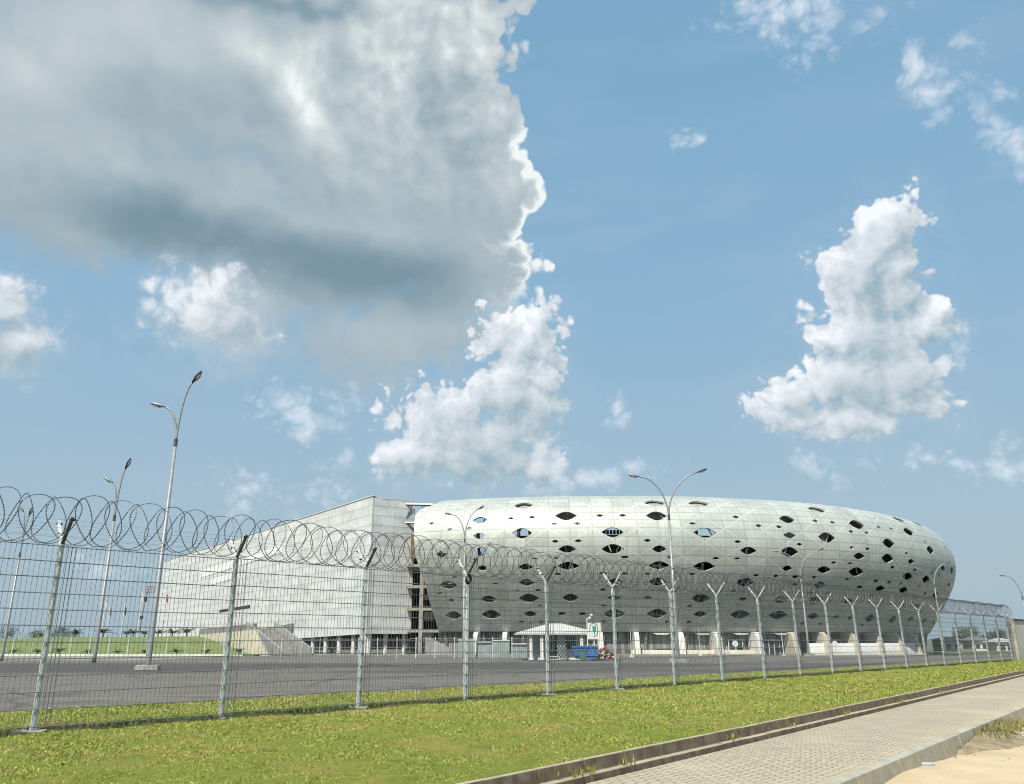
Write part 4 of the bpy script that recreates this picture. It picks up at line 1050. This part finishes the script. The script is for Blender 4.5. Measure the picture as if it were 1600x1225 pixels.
# ------------------------------------------------------------------ palms
def palm(seed, h=1.3):
    rnd = random.Random(seed)
    e = empty('young_palm', (0, 0, 0), 'x', 'palm', 'young palms planted around the mound')
    b = MB(); b.tube([(0, 0, -.2), (0, 0, h*.35)], [.09, .07], 6); b.build('trunk', M['bark'], e)
    b = MB()
    for k in range(11):
        a = k*2.4+rnd.random(); el_ = rnd.uniform(.5, 1.3); ln = h*rnd.uniform(.8, 1.15)
        pts = []; 
        for q in range(7):
            f = q/6; r_ = ln*f*math.cos(el_)*(1+.2*f); z = h*.3+ln*math.sin(el_)*f-.55*ln*f*f
            pts.append(Vector((math.cos(a)*r_, math.sin(a)*r_, z)))
        sd = Vector((-math.sin(a), math.cos(a), 0))
        b.tube(pts, .012, 3, False)
        for q in range(1, 7):
            for sg in (-1, 1):
                for u_ in (0, .5):
                    p = pts[q-1].lerp(pts[q], 1-u_); tip = p + sd*sg*.30*h*(1-.08*q) + (pts[q]-pts[q-1])*.8 - Vector((0, 0, .1*h))
                    b.add([p-(pts[q]-pts[q-1])*.16, p+(pts[q]-pts[q-1])*.16, tip], [(0, 1, 2)])
    b.build('fronds', M['leaf'], e); return e
pal = [palm(s) for s in (1, 2, 3)]
spots = [(25, 114.6, .9), (62, 114.6, .9), (95, 114.6, 1.0), (140, 114.6, .85), (187, 114.6, .8), (228, 114.6, .8), (278, 114.6, .95), (325, 114.6, .9), (375, 114.0, 1.0),
         (63, 150, 1.0), (116, 150, 1.5), (160, 150, 1.6), (197, 152, 1.3), (207, 152, 1.5), (225, 152, 1.2), (246, 152, 1.5), (268, 152, 1.6), (291, 152, 1.7), (520, 119, 1.0), (640, 119, .8)]
posw = ['leftmost young palm at the foot of the mound', 'second young palm from the left at the foot of the mound', 'young palm seen just right of the first near fence post',
        'young palm at the mound foot left of the second lamp base', 'young palm at the mound foot between two lamp poles', 'young palm partly behind the nearest lamp pole', 'young palm at the mound foot right of the nearest lamp pole',
        'young palm at the mound foot left of the second near fence post', 'young palm against the foot of the cream retaining wall', 'leftmost young palm on the crest of the mound', 'low spreading young palm on the crest left of the flagpoles',
        'bushy young palm on the crest below the flagpoles', 'young palm on the crest left of the boom lift', 'young palm on the crest right beside the boom lift foot', 'young palm on the crest behind the nearest lamp pole', 'young palm on the crest at the left edge of the grandstand',
        'young palm on the crest before the pale grandstand facade', 'rightmost young palm on the mound crest near the grey parapet', 'low palm in the bed before the grandstand columns', 'small palm beside the stair frame foot']
def mound_z(x, y):
    if y < 112 or x > w1.x+2: return gz(y)
    v = (y-112)/46; top = 2.0-.9*min(1, max(0, (-70-x)/70)); sm = min(1, v/.85); sm = sm*sm*(3-2*sm); return -.55+(top+.55)*sm
for i, (px, Y, sc) in enumerate(spots):
    o = pal[i] if i < 3 else copy_tree(pal[i % 3])
    q = at_y(px, 1000, Y); o.location = (q.x, Y, mound_z(q.x, Y)-.02); o.rotation_euler.z = i*1.7; o.scale = (sc,)*3
    o['label'] = posw[i]

# ------------------------------------------------------------------ street lamps
def lamp(px, Y, toppx, h1, arm1, arm2, h2, label, rz, base=True, thick=1.0):
    e = empty('street_lamp', on_ground(px, Y), label, 'street lamp', 'two armed street lamps around the car park', rz)
    b = MB(); b.tube([(0, 0, 0), (0, 0, .5), (0, 0, h1-3.6)], [.15*thick, .14*thick, .085*thick], 10); b.build('pole', M['lamp'], e, smooth=True)
    for sg, ln, hh in ((1, arm1, h1), (-1, arm2, h2)):
        b = MB(); pts = []; zb = h1-3.6
        for k in range(13):
            a = k/12*R(78 if sg > 0 else 88)
            pts.append((sg*ln*(1-math.cos(a)), 0, zb + (hh-zb)*math.sin(a)))
        d = (Vector(pts[-1])-Vector(pts[-2])).normalized()
        b.tube(pts, [.07*thick-.002*k*thick for k in range(13)], 8); b.build('arm', M['lamp'], e, smooth=True)
        hp = Vector(pts[-1]); mt = Matrix((( d.x, 0, -d.z*1), (0, 1, 0), (d.z, 0, d.x))) if sg > 0 else Matrix(((d.x, 0, d.z), (0, 1, 0), (d.z, 0, -d.x)))
        h_ = MB(); secs = [(0, .06, .05, 0), (.15, .13, .08, 0), (.4, .19, .12, .01), (.65, .18, .12, .01), (.85, .09, .07, 0)]
        vs = []; n = 10
        for (xx, wy, wz, zo) in secs:
            for j in range(n):
                a = 2*math.pi*j/n; zz = math.sin(a)*wz; zz = zz*.55 if zz < 0 else zz
                vs.append(hp + mt @ Vector((xx, math.cos(a)*wy, zz+zo)))
        fs = [(i*n+j, i*n+(j+1) % n, (i+1)*n+(j+1) % n, (i+1)*n+j) for i in range(len(secs)-1) for j in range(n)] + [tuple(range(n))[::-1], tuple((len(secs)-1)*n+j for j in range(n))]
        h_.add(vs, fs); hd = h_.build('lamp_head', M['lampdark'] if sg > 0 else M['lamp'], e, smooth=True)  # right head darker than the left: its shade is put into the colour
        g2 = MB(); c0 = hp + mt @ Vector((.47, 0, -.065)); g2.add([c0 + mt @ Vector((math.cos(a)*.24, math.sin(a)*.14, (-.035 if k_ else 0))) for k_ in (0, 1) for a in [2*math.pi*j/12 for j in range(12)]],
               [(j, (j+1) % 12, 12+(j+1) % 12, 12+j) for j in range(12)] + [tuple(range(12, 24))])
        g2.build('lens', M['lens'], hd)
    if base:
        b = MB(); b.box((0, 0, .08), (1.15, .9, .26), rz=.2, taper=.92); b.build('base', M['conc'], e, bevel=.03)
    b = MB(); b.tube([(0, 0, h1-3.75), (0, 0, h1-3.35)], .105*thick, 10); b.build('collar', M['lampdark'], e)
    return e
def hgt_for(px_top, py_top, Y): return at_y(px_top, py_top, Y).z-gz(Y)
LAMPS = [(235, 43, (305, 585), 1.9, 1.15, (246, 636), 'nearest tall two armed street lamp, on a concrete base in the car park'),
         (150, 56, (200, 722), 1.6, .9, (168, 755), 'tall two armed street lamp left of the nearest one, seen through the fence'),
         (6, 72, (40, 797), .5, .3, (30, 800), 'leftmost street lamp pole at the edge of the photo with a small head'),
         (724, 90, (748, 789), 2.3, 2.0, (700, 804), 'street lamp standing before the left end of the stadium bowl'),
         (1058, 61, (1090, 728), 2.5, 2.6, (990, 745), 'tall street lamp before the middle of the bowl, heads against the sky'),
         (1263, 108, (1278, 854), 2.9, 3.0, (1212, 862), 'street lamp wholly in front of the bowl panels, right of centre'),
         (1475, 124, (1478, 874), 3.2, 3.9, (1407, 884), 'street lamp before the right end of the bowl'),
         (1612, 118, (1625, 890), 3.0, 4.0, (1566, 900), 'street lamp at the right edge with only one arm in frame')]
for (bp, Y, tp, a1, a2, lp, lab) in LAMPS:
    h1 = hgt_for(tp[0], tp[1], Y); h2 = hgt_for(lp[0], lp[1], Y)
    xb_ = on_ground(bp, Y).x; dr = abs(at_y(tp[0], tp[1], Y).x-xb_); dl_ = abs(at_y(lp[0], lp[1], Y).x-xb_)
    lamp(bp, Y, tp, h1-.45, max(.25, (dr-.12)/.79), max(.15, dl_-.4), h2, lab, 0, base=(bp in (235, 1058, 1263)))

# ------------------------------------------------------------------ inner fence of thin posts
inf = empty('inner_fence', flat(560, 99), 'low pale railing fence with thin posts across the forecourt', 'fence')
IO = flat(560, 99)
pxs = list(range(20, 880, 30))
for k, px in enumerate(pxs):
    Y = 101 if px < 620 else 88; q = at_y(px, 1010, Y); zg = gz(Y)
    b = MB(); b.tube([(q.x-IO.x, q.y-IO.y, zg-IO.z), (q.x-IO.x, q.y-IO.y, zg-IO.z+2.15)], .05, 5); b.build('fence_post', M['galv'], inf)
def rail(p0, p1, Y):
    a_ = at_y(p0, 1010, Y); c_ = at_y(p1, 1010, Y); zg = gz(Y)-IO.z; b = MB()
    for z in (.15, 1.05, 2.0): b.tube([(a_.x-IO.x, Y-IO.y, zg+z), (c_.x-IO.x, Y-IO.y, zg+z)], .028, 4, False)
    n = int((c_.x-a_.x)/.16)
    for i in range(n):
        x = a_.x + (c_.x-a_.x)*i/n
        b.tube([(x-IO.x, Y-IO.y, zg+.1), (x-IO.x, Y-IO.y, zg+2.0)], .011, 3, False)
    b.build('railing', M['lamp'], inf)
rail(455, 640, 101); rail(640, 830, 88)
# translucent-looking stored panels behind the railing: teal glass hoarding
hd_ = empty('hoarding', flat(770, 93), 'pale blue green sheet hoarding leaning behind the forecourt railing', 'hoarding')
HO = flat(770, 93)
for k, (p0, p1, top) in enumerate(((716, 742, 1000), (744, 768, 1003), (770, 796, 1001), (800, 826, 1006))):
    a_ = at_y(p0, 1010, 93); c_ = at_y(p1, 1010, 93); zt = at_y(p0, top, 93).z
    b = MB(); b.box(((a_.x+c_.x)/2-HO.x, .1*(k % 2), (zt-gz(93))/2), (c_.x-a_.x, .08, zt-gz(93))); b.build('sheet', M['teal'], hd_)
    b = MB(); b.box(((a_.x+c_.x)/2-HO.x, -.06, (zt-gz(93))), (c_.x-a_.x+.1, .14, .12)); b.build('top_rail', M['white'], hd_)

# ------------------------------------------------------------------ gatehouse kiosk
KY = 80.0
def kx(px): return at_y(px, 1010, KY).x
def kz(py, px=870, Y=KY): return at_y(px, py, Y).z
kc = Vector(((kx(828)+kx(925))/2, KY+2.5, gz(KY)))
ki = empty('gatehouse', kc, 'small white gatehouse with a low pale hipped roof beside the blue skip', 'gatehouse')
def kl(x, y, z): return Vector((x-kc.x, y-kc.y, z-kc.z))
zg = gz(KY); ze = kz(989); zr = kz(975)
b = MB(); x0, x1 = kx(826), kx(916)
b.box(kl((x0+x1)/2, KY+2.5, (zg+ze)/2), (x1-x0, 4.0, ze-zg)); b.build('wall', M['white'], ki)
b = MB(); X0, X1 = kx(805), kx(938); Y0, Y1 = KY-1.0, KY+6; mx = (X0+X1)/2; rl = .6
v = [kl(X0, Y0, ze), kl(X1, Y0, ze), kl(X1, Y1, ze), kl(X0, Y1, ze), kl(mx-rl, (Y0+Y1)/2, zr+.1), kl(mx+rl, (Y0+Y1)/2, zr+.1)]
v2 = [p-Vector((0, 0, .16)) for p in v[:4]]
b.add(v+v2, [(0, 1, 5, 4), (1, 2, 5), (2, 3, 4, 5), (3, 0, 4), (6, 7, 1, 0), (7, 8, 2, 1), (8, 9, 3, 2), (9, 6, 0, 3), (9, 8, 7, 6)]); b.build('roof', M['roofw'], ki)
for px, w_, z0, z1, mt in ((840, .9, .5, 2.2, 'teal'), (862, 1.2, .3, 2.3, 'glass'), (892, 1.0, .9, 2.2, 'glass')):
    b = MB(); b.box(kl(kx(px), KY+.46, zg+(z0+z1)/2), (w_, .12, z1-z0)); wn_ = b.build('window', M[mt], ki)
    b = MB()
    for z in (z0, z1): b.box(kl(kx(px), KY+.42, zg+z), (w_+.16, .14, .08))
    for s_ in (-1, 1): b.box(kl(kx(px)+s_*(w_/2+.04), KY+.42, zg+(z0+z1)/2), (.08, .14, z1-z0))
    b.build('window_frame', M['steelw'], wn_)
for px in (829, 846, 908):
    b = MB(); b.box(kl(kx(px), KY-.6, (zg+ze)/2-.06), (.28, .28, ze-zg-.14)); b.build('veranda_post', M['white'], ki)
b = MB()   # patterned breeze-block screen
for r_ in range(13):
    for c in range(6):
        if (r_+c) % 2 == 0: b.box(kl(kx(871)+c*.15, KY-.3, zg+.1+r_*.19), (.14, .12, .17))
b.build('block_screen', M['teal'], ki)

# signboard with green emblem
sgx = at_y(929, 1010, 78); sgp = Vector((sgx.x, 78, gz(78)))
sg_ = empty('sign_board', sgp, 'white sign board with green oval emblem on a pole above the refuse', 'sign')
zt, zb_ = at_y(929, 973, 78).z, at_y(929, 999, 78).z; wd = (at_y(938, 1, 78).x-at_y(920, 1, 78).x)*.95
b = MB(); b.tube([(0, 0.1, 0), (0, .1, zb_-gz(78)+.4)], .07, 6); b.build('pole', M['white'], sg_)
b = MB(); b.box((0, 0, (zt+zb_)/2-gz(78)), (wd, .08, zt-zb_)); b.build('panel', M['white'], sg_, bevel=.01)
b = MB(); zc = (zt+zb_)/2-gz(78)+.12; n = 28
vo, vi = [], []
for j in range(n+1):
    a = -1.9+3.8*j/n; vo.append(Vector((.36*math.cos(a)+.02, -.045, zc+.62*math.sin(a)))); vi.append(Vector((.29*math.cos(a)-.0, -.045, zc+.57*math.sin(a))))
for j in range(n): b.prism([vo[j], vo[j+1], vi[j+1], vi[j]], (0, -.012, 0))
b.box((.02, -.052, zc+.1), (.3, .02, .42)); b.box((.02, -.052, zc-.24), (.1, .02, .3)); b.build('emblem', M['emb'], sg_)
b = MB()
for k in range(10):
    a = math.pi*.5+math.pi*.55*k/9; a2 = math.pi*.5+math.pi*.55*(k+.9)/9
    b.prism([(.42*math.cos(a), -.045, zc+.66*math.sin(a)), (.42*math.cos(a2), -.045, zc+.66*math.sin(a2)), (.38*math.cos(a2), -.045, zc+.62*math.sin(a2)), (.38*math.cos(a), -.045, zc+.62*math.sin(a))], (0, -.012, 0))
b.build('emblem_arc', M['dark'], sg_)
# a white signal pole with round lights next to it
q = at_y(918.5, 1010, 79); e = empty('camera_pole', (q.x, 79, gz(79)), 'thin white pole with two round camera heads left of the sign board', 'pole')
ztp = at_y(919, 966, 79).z-gz(79)
b = MB(); b.tube([(0, 0, 0), (0, 0, ztp)], .06, 6); b.build('pole', M['white'], e)
for sg, dz in ((.25, .0), (.42, .28)):
    b = MB(); c = Vector((sg, 0, ztp+dz)); vs = []; n = 8
    b.tube([c+Vector((-.14, 0, 0)), c+Vector((-.1, 0, 0)), c+Vector((.1, 0, 0)), c+Vector((.15, 0, 0))], [.05, .12, .12, .06], 8)
    b.tube([(0, 0, ztp-.1), tuple(c)], .02, 4); b.build('camera_head', M['white'], e)

# blue skip
q = at_y(913.5, 1010, 76.5); sk = empty('waste_skip', (q.x, 76.5, gz(76.5)), 'blue steel waste skip beside the gatehouse', 'skip')
wtop = at_y(926, 1, 76.5).x-at_y(895.5, 1, 76.5).x; zt = at_y(913, 1010, 76.5).z-gz(76.5)
b = MB(); w1_, w2_ = wtop/2, wtop/2*.68
for (ya, yb) in ((-.75, .75),):
    pf_ = [(-w2_, .12), (w2_+.15, .12), (w1_, .5*zt), (w1_-.05, zt), (-w1_, zt), (-w1_+.05, .62*zt)]
    b.prism([(x, ya, z) for x, z in pf_], (0, yb-ya, 0))
bd = b.build('body', M['blue'], sk, bevel=.02)
b = MB(); b.box((0-.0, -.8, zt*.98), (wtop*1.0, .1, .12)); b.box((0, -.8, zt*.35), (wtop*.86, .08, .08)); 
for k in range(5): b.box((-w1_*.7+k*w1_*.35, -.79, zt*.62), (.08, .07, zt*.5))
b.build('ribs', M['blue'], sk)
b = MB(); b.box((0, 0, zt+.01), (wtop*.92, 1.3, .06)); b.build('load', M['dark'], sk)
# small green bin
q = at_y(910, 1010, 74.5); bn_ = empty('wheelie_bin', (q.x, 74.5, gz(74.5)), 'small dark green litter bin standing in front of the blue skip', 'bin')
b = MB(); b.box((0, 0, .42), (.5, .5, .78), taper=1.12); b.build('body', M['green'], bn_, bevel=.02)
b = MB(); b.box((0, 0, .86), (.66, .62, .08)); b.build('lid', M['green'], bn_, bevel=.02)
# refuse heap
cols = [(.62, .58, .52), (.7, .68, .66), (.45, .09, .06), (.15, .22, .42), (.50, .36, .2), (.12, .12, .12), (.55, .52, .2), (.6, .3, .25)]
hm = [pmat('refuse_bag', c, .6, 0, .3, 4, .4, 12) for c in cols]
hx = at_y(945, 1010, 77); bb = MB(); mi = []
for k in range(150):
    f = random.random(); x = hx.x + random.uniform(-1.1, 1.15); hmax = 1.25*(1-abs(x-hx.x)/1.8)
    c = Vector((x, 77+random.uniform(-.8, .8), gz(77)+random.uniform(.05, max(.2, hmax)))); r_ = random.uniform(.09, .24)
    n0 = len(bb.f); vs = []; fs = []
    bm = bmesh.new(); bmesh.ops.create_icosphere(bm, subdivisions=1, radius=r_)
    for v in bm.verts: v.co = v.co*random.uniform(.6, 1.15); v.co.z *= .7
    bm.verts.index_update(); bb.add([v.co+c for v in bm.verts], [[v.index for v in f_.verts] for f_ in bm.faces]); bm.free()
    mi += [(k*7+int(3*x)) % 8 if c.z < gz(77)+.8 or random.random() < .5 else 2]*(len(bb.f)-n0)
ho = bb.build('refuse_heap', hm); ho.data.polygons.foreach_set('material_index', mi); tag(ho, 'heap of mixed white and red refuse bags right of the blue skip', 'refuse', kind='stuff')
# round signs before the doors
for px, Y, lab in ((1149, 118, 'round white traffic sign before the glazed door in the bowl base'), (1305, 122, 'round white traffic sign among the low white walls at the bowl base')):
    q = at_y(px, 1010, Y); e = empty('round_sign', (q.x, Y, gz(Y)), lab, 'sign', 'round white signs at the bowl base')
    b = MB(); b.tube([(0, 0, 0), (0, 0, 2.0)], .04, 6); b.build('pole', M['galv'], e)
    b = MB(); n = 20; b.prism([(math.cos(2*math.pi*j/n)*.42, -.03, 1.55+math.sin(2*math.pi*j/n)*.42) for j in range(n)], (0, -.03, 0)); b.build('disc', M['white'], e)
# thin utility masts near the bowl
for px, top, Y, lab in ((986, 985, 96, 'thin grey mast left of the first white pier'), (1093, 985, 112, 'thin grey mast between two white piers of the bowl'), (1223, 988, 114, 'thin grey mast before the wide glazed entrance')):
    q = at_y(px, 1010, Y); e = MB(); zt = at_y(px, top, Y).z
    e.tube([(0, 0, 0), (0, 0, .6), (0, 0, zt-gz(Y))], [.09, .06, .045], 6); e.box((0, 0, .08), (.5, .5, .2))
    ob = e.build('mast', M['galv']); ob.location = (q.x, Y, gz(Y)); tag(ob, lab, 'mast', 'thin masts before the bowl')

# ------------------------------------------------------------------ flagpoles and boom lift
fl_ = [(157, 936, 'leftmost white flagpole with a small pale flag'), (165, 946, 'second white flagpole from the left beside its neighbour'), (188, 944, 'lone white flagpole with a dark flag between the pair and the boom lift'), (213, 925, 'white flagpole just left of the boom lift'), (252, 925, 'white flagpole with a red and white flag at the grandstand edge')]
for px, top, lab in fl_:
    Y = 165; q = at_y(px, 1000, Y); z0 = 1.0; zt = at_y(px, top, Y).z
    e = empty('flagpole', (q.x, Y, z0), lab, 'flagpole', 'flagpoles on the mound crest')
    b = MB(); b.tube([(0, 0, -1), (0, 0, zt-z0)], [.12, .07], 6); b.build('pole', M['white'], e)
    b = MB(); h0 = zt-z0-.4; vs = []; fs = []
    for i in range(5):
        for j in range(4): vs.append(Vector((.05+.09*i, .08*math.sin(i*1.5+j), h0-j*.42-.1*i*(1+.2*j))))
    fs = [(i*4+j, i*4+j+1, (i+1)*4+j+1, (i+1)*4+j) for i in range(4) for j in range(3)]
    b.add(vs, fs); b.build('flag', {188: M['dark'], 252: M['red'], 165: M['red']}.get(px, M['white']), e)
Y = 160; q = at_y(217, 1000, Y); bo = empty('boom_lift', (q.x, Y, 1.2), 'articulated boom lift raised with its basket beside the grandstand', 'boom lift')
def bp_(px, py): p = at_y(px, py, Y); return Vector((p.x-q.x, 0, p.z-1.2))
b = MB(); b.box((0, 0, .45), (2.2, 1.6, .7)); b.build('chassis', M['red'], bo, bevel=.05)
b = MB(); b.tube([bp_(217, 988), bp_(222, 962)], .18, 6); b.tube([bp_(222, 962), bp_(229, 930)], .14, 6); b.tube([bp_(229, 930), bp_(234, 918)], .1, 6); b.build('boom', M['lamp'], bo)
b = MB(); p = bp_(221, 965); b.box(p, (.5, .4, .6)); p = bp_(227.5, 936); b.box(p, (.5, .4, .9)); b.build('knuckle', M['dark'], bo)
b = MB(); p = bp_(236, 921)
for dz in (-.5, .1, .6):
    b.tube([p+Vector((-.9, -.4, dz)), p+Vector((.9, -.4, dz)), p+Vector((.9, .4, dz)), p+Vector((-.9, .4, dz)), p+Vector((-.9, -.4, dz))], .05, 4)
for dx in (-.9, 0, .9):
    for dy in (-.4, .4): b.tube([p+Vector((dx, dy, -.5)), p+Vector((dx, dy, .6))], .05, 4)
b.box(p+Vector((0, 0, -.52)), (1.9, .9, .08)); b.build('basket', M['red'], bo)

# ------------------------------------------------------------------ distant houses and trees on the right
def house(px0, px1, Y, zw, zr, wall_m, roof_m, label):
    a_ = at_y(px0, 1000, Y).x; c_ = at_y(px1, 1000, Y).x; zb = -1.4
    e = empty('distant_house', ((a_+c_)/2, Y, zb), label, 'house', 'low houses beyond the car park'); W = c_-a_; D = min(W, 9)
    b = MB(); b.box((0, D/2, (zw-zb)/2), (W, D, zw-zb)); b.build('wall', wall_m, e)
    b = MB(); W2 = W/2+.6; hh = zw-zb; rr = max(W2-D/2, .3)
    b.add([(-W2, -.6, hh), (W2, -.6, hh), (W2, D+.6, hh), (-W2, D+.6, hh), (-rr, D/2, zr-zb), (rr, D/2, zr-zb)], [(0, 1, 5, 4), (1, 2, 5), (2, 3, 4, 5), (3, 0, 4), (3, 2, 1, 0)]); b.build('roof', roof_m, e)
    b = MB()
    for k in range(max(2, int(W/3))): b.box((-W/2+1.2+k*(W-2.4)/max(1, int(W/3)-1), -.02, hh*.55), (.9, .1, 1.0))
    b.build('windows', M['glass'], e)
house(1472, 1503, 175, at_y(1480, 1000, 175).z, at_y(1480, 995, 175).z, M['teal'], M['roofg'], 'low teal walled building seen just right of the bowl')
house(1518, 1545, 190, at_y(1530, 1001, 190).z, at_y(1530, 993, 190).z, M['white'], M['roofg'], 'distant white house under a tall dark hipped roof')
house(1556, 1585, 170, at_y(1570, 1003, 170).z, at_y(1570, 997, 170).z, M['white'], M['roofw'], 'white low house with pale roof left of the boundary wall')
def tree(px, Y, h, r_, seed, label, lm='leafy'):
    rnd = random.Random(seed); q = at_y(px, 1000, Y); e = empty('distant_tree', (q.x, Y, -1.4), label, 'tree', 'trees beyond the car park')
    b = MB(); b.tube([(0, 0, 0), (.1, 0, h*.35), (0, .1, h*.7)], [.25, .18, .08], 6)
    for k in range(5):
        a = rnd.uniform(0, 6.28); b.tube([(0, 0, h*(.3+.08*k)), (math.cos(a)*r_*.6, math.sin(a)*r_*.6, h*(.5+.08*k))], [.1, .04], 4)
    b.build('trunk', M['bark'], e)
    b = MB(); cl = [(rnd.gauss(0, r_*.4), rnd.gauss(0, r_*.4), h*rnd.uniform(.45, .92), rnd.uniform(.3, .55)*r_) for _ in range(14)]
    for (x, y, z, cr) in cl:
        for k in range(90):
            d = Vector((rnd.gauss(0, 1), rnd.gauss(0, 1), rnd.gauss(0, .7))); d = d.normalized()*cr*rnd.uniform(.4, 1.05); p = Vector((x, y, z))+d
            u = Vector((rnd.gauss(0, 1), rnd.gauss(0, 1), rnd.gauss(0, 1))).normalized()*.22; v = u.orthogonal().normalized()*.14
            b.add([p-u, p+v, p+u, p-v], [(0, 1, 2, 3)])
    b.build('crown', M[lm], e); return e
tree(1506, 200, 5.0, 2.6, 1, 'small tree between the teal building and the dark roofed house'); tree(1513, 205, 5.6, 3.0, 2, 'bushy tree left of the dark hipped roof'); tree(1552, 200, 5.0, 2.8, 3, 'tree between the two white houses')
tree(1595, 190, 6.0, 3.0, 5, 'tree peeping over by the boundary wall')
for k, (px, Y, h, lab) in enumerate(((10, 420, 9, 'hazy tree on the far left horizon'), (60, 430, 8, 'far low tree right of the leftmost one on the horizon'), (100, 440, 9, 'far tree on the horizon behind the crest palms'))):
    tree(px, Y, h, 7, 20+k, lab)
# dark bank of ground cover in front of the houses
b = MB(); a_ = at_y(1462, 1000, 150); c_ = at_y(1640, 1000, 150)
nn = 60; Pb = np.zeros((nn, 6, 3))
for i in range(nn):
    for j in range(6):
        Pb[i, j] = (a_.x+(c_.x-a_.x)*i/(nn-1), 140+3*j, -1.35+.75*math.sin(math.pi*min(1, j/5)*.6+.02)+.12*random.random())
bk = gridmesh('verge', Pb, pmat('dry_verge', (.13, .14, .07), .95, 0, .5, .8, .5, 3)); tag(bk, kind='structure')

# ------------------------------------------------------------------ small things near the camera
# weeds and silt beside the road kerb
wq = on_z(1515, 1128, -.2)
sm = MB(); n = 40
P = np.zeros((28, 9, 3))
for i in range(28):
    f = i/27; tq = (wq-QO).dot(QD) - 3.6 + 4.8*f
    for j in range(9):
        o_ = .24+.75*(j/8)*(.35+.65*math.sin(math.pi*min(1, f*1.15)))*(.6+f)
        hgt_ = .20*(1-j/8)**1.3*(.35+.65*f)*math.sin(math.pi*min(.999, max(.001, f)))**.4 - (.09 if j == 8 or i in (0, 27) else .03 if j == 7 else 0)
        p = QO + QD*tq + QN*o_; P[i, j] = (p.x+random.uniform(-.02, .02), p.y+random.uniform(-.02, .02), -.42+hgt_+random.uniform(0, .025))
dm = gridmesh('silt_heap', P, pmat('silt', (.33, .27, .16), .95, 0, .4, 4, .6, 20)); tag(dm, 'heap of silt against the road kerb with weeds on it', 'silt', kind='stuff')
def weeds(name, npt, fn, hmin, hmax, mat, label):
    vs = []; fs = []
    for k in range(npt):
        p = fn()
        for q_ in range(7):
            a = random.uniform(0, 6.28); h = random.uniform(hmin, hmax); l_ = random.uniform(.2, .9)
            tip = p + Vector((math.cos(a)*h*l_, math.sin(a)*h*l_, h)); sd = Vector((-math.sin(a), math.cos(a), 0))*.006
            vs += [p-sd, p+sd, tip]; fs.append((len(vs)-3, len(vs)-2, len(vs)-1))
    ob = tri(name, [list(v) for v in vs], fs, mat); tag(ob, label, 'weeds', kind='stuff'); return ob
M['weed'] = pmat('weed_leaf', (.33, .31, .11), .8, 0, .4, 3); 
tq0 = (wq-QO).dot(QD)
def fnw():
    f = random.random(); return QO + QD*(tq0-1.8+3.4*f) + QN*random.uniform(.12, .75) + Vector((0, 0, -.33+.1*random.random()))
weeds('weeds', 420, fnw, .03, .11, M['weed'], 'yellow green weeds growing over the road kerb and silt')
def fnk():
    t = random.choice([-1.5, -1.2, 1.9, 2.2, 3.0, 6.5, 9.0, 12.5, 17, 22])+random.gauss(0, .12); return KO + KD*t + KN*random.uniform(.0, .16) + Vector((0, 0, -.13+.05*random.random()))
weeds('kerb_weeds', 90, fnk, .03, .10, M['blade'], 'small weeds growing in the joints of the dark lawn kerb')
# taller tufts and a narrow darker strip along the fence line
strip_mb = MB()
Pz = np.zeros((240, 5, 3))
for i in range(240):
    t = post_t[0] + (post_t[-1]-post_t[0])*i/239
    for j in range(5):
        p = FP0 + fp_(t, -.20+.085*j+random.uniform(-.05, .05), 0); Pz[i, j] = (p.x, p.y, .025+float(lawn_h(p.x, p.y))*.9-(.02 if j in (0, 4) else 0)+random.uniform(-.008, .012))
so2 = gridmesh('dark_strip', Pz, pmat('dark_strip_ground', (.075, .06, .035), .95, 0, .5, 6, .6, 25)); tag(so2, kind='structure')
def fnf():
    t = random.uniform(post_t[0], post_t[-1]); return FP0 + fp_(t, random.choice([-1, 1, 1])*abs(random.gauss(.12, .09)), .0)
weeds('fence_weeds', 3200, fnf, .04, .13, pmat('fence_weed', (.07, .13, .02), .8, 0, .4, 3), 'dark green weeds growing along the foot of the mesh fence')
# crumpled plastic bottle on the sand
q = on_z(1448, 1198, -.40); e = MB(); vs = []
e.tube([q+Vector((-.12, -.03, .03)), q+Vector((-.07, -.02, .035)), q+Vector((.05, 0, .03)), q+Vector((.1, .02, .03)), q+Vector((.13, .03, .03))], [.018, .036, .032, .034, .012], 8)
ob = e.build('plastic_bottle', pmat('clear_plastic', (.40, .45, .53), .2, 0, .1, 8), smooth=True); tag(ob, 'crushed clear plastic bottle lying on the sand beside the kerb', 'bottle')
# pebbles and litter on the sand
rb = MB()
for k in range(260):
    p = QO + QD*random.uniform(-3, 16) + QN*(.3+random.random()**2*5) + Vector((0, 0, -.42)); s_ = random.uniform(.006, .022)
    bm = bmesh.new(); bmesh.ops.create_icosphere(bm, subdivisions=1, radius=s_)
    bm.verts.index_update(); rb.add([v.co*random.uniform(.7, 1.2)+p for v in bm.verts], [[v.index for v in f_.verts] for f_ in bm.faces]); bm.free()
po = rb.build('pebbles', pmat('pebble', (.32, .26, .18), .9, 0, .4, 5)); tag(po, 'scattered small pebbles on the sandy road', 'pebbles', kind='stuff')
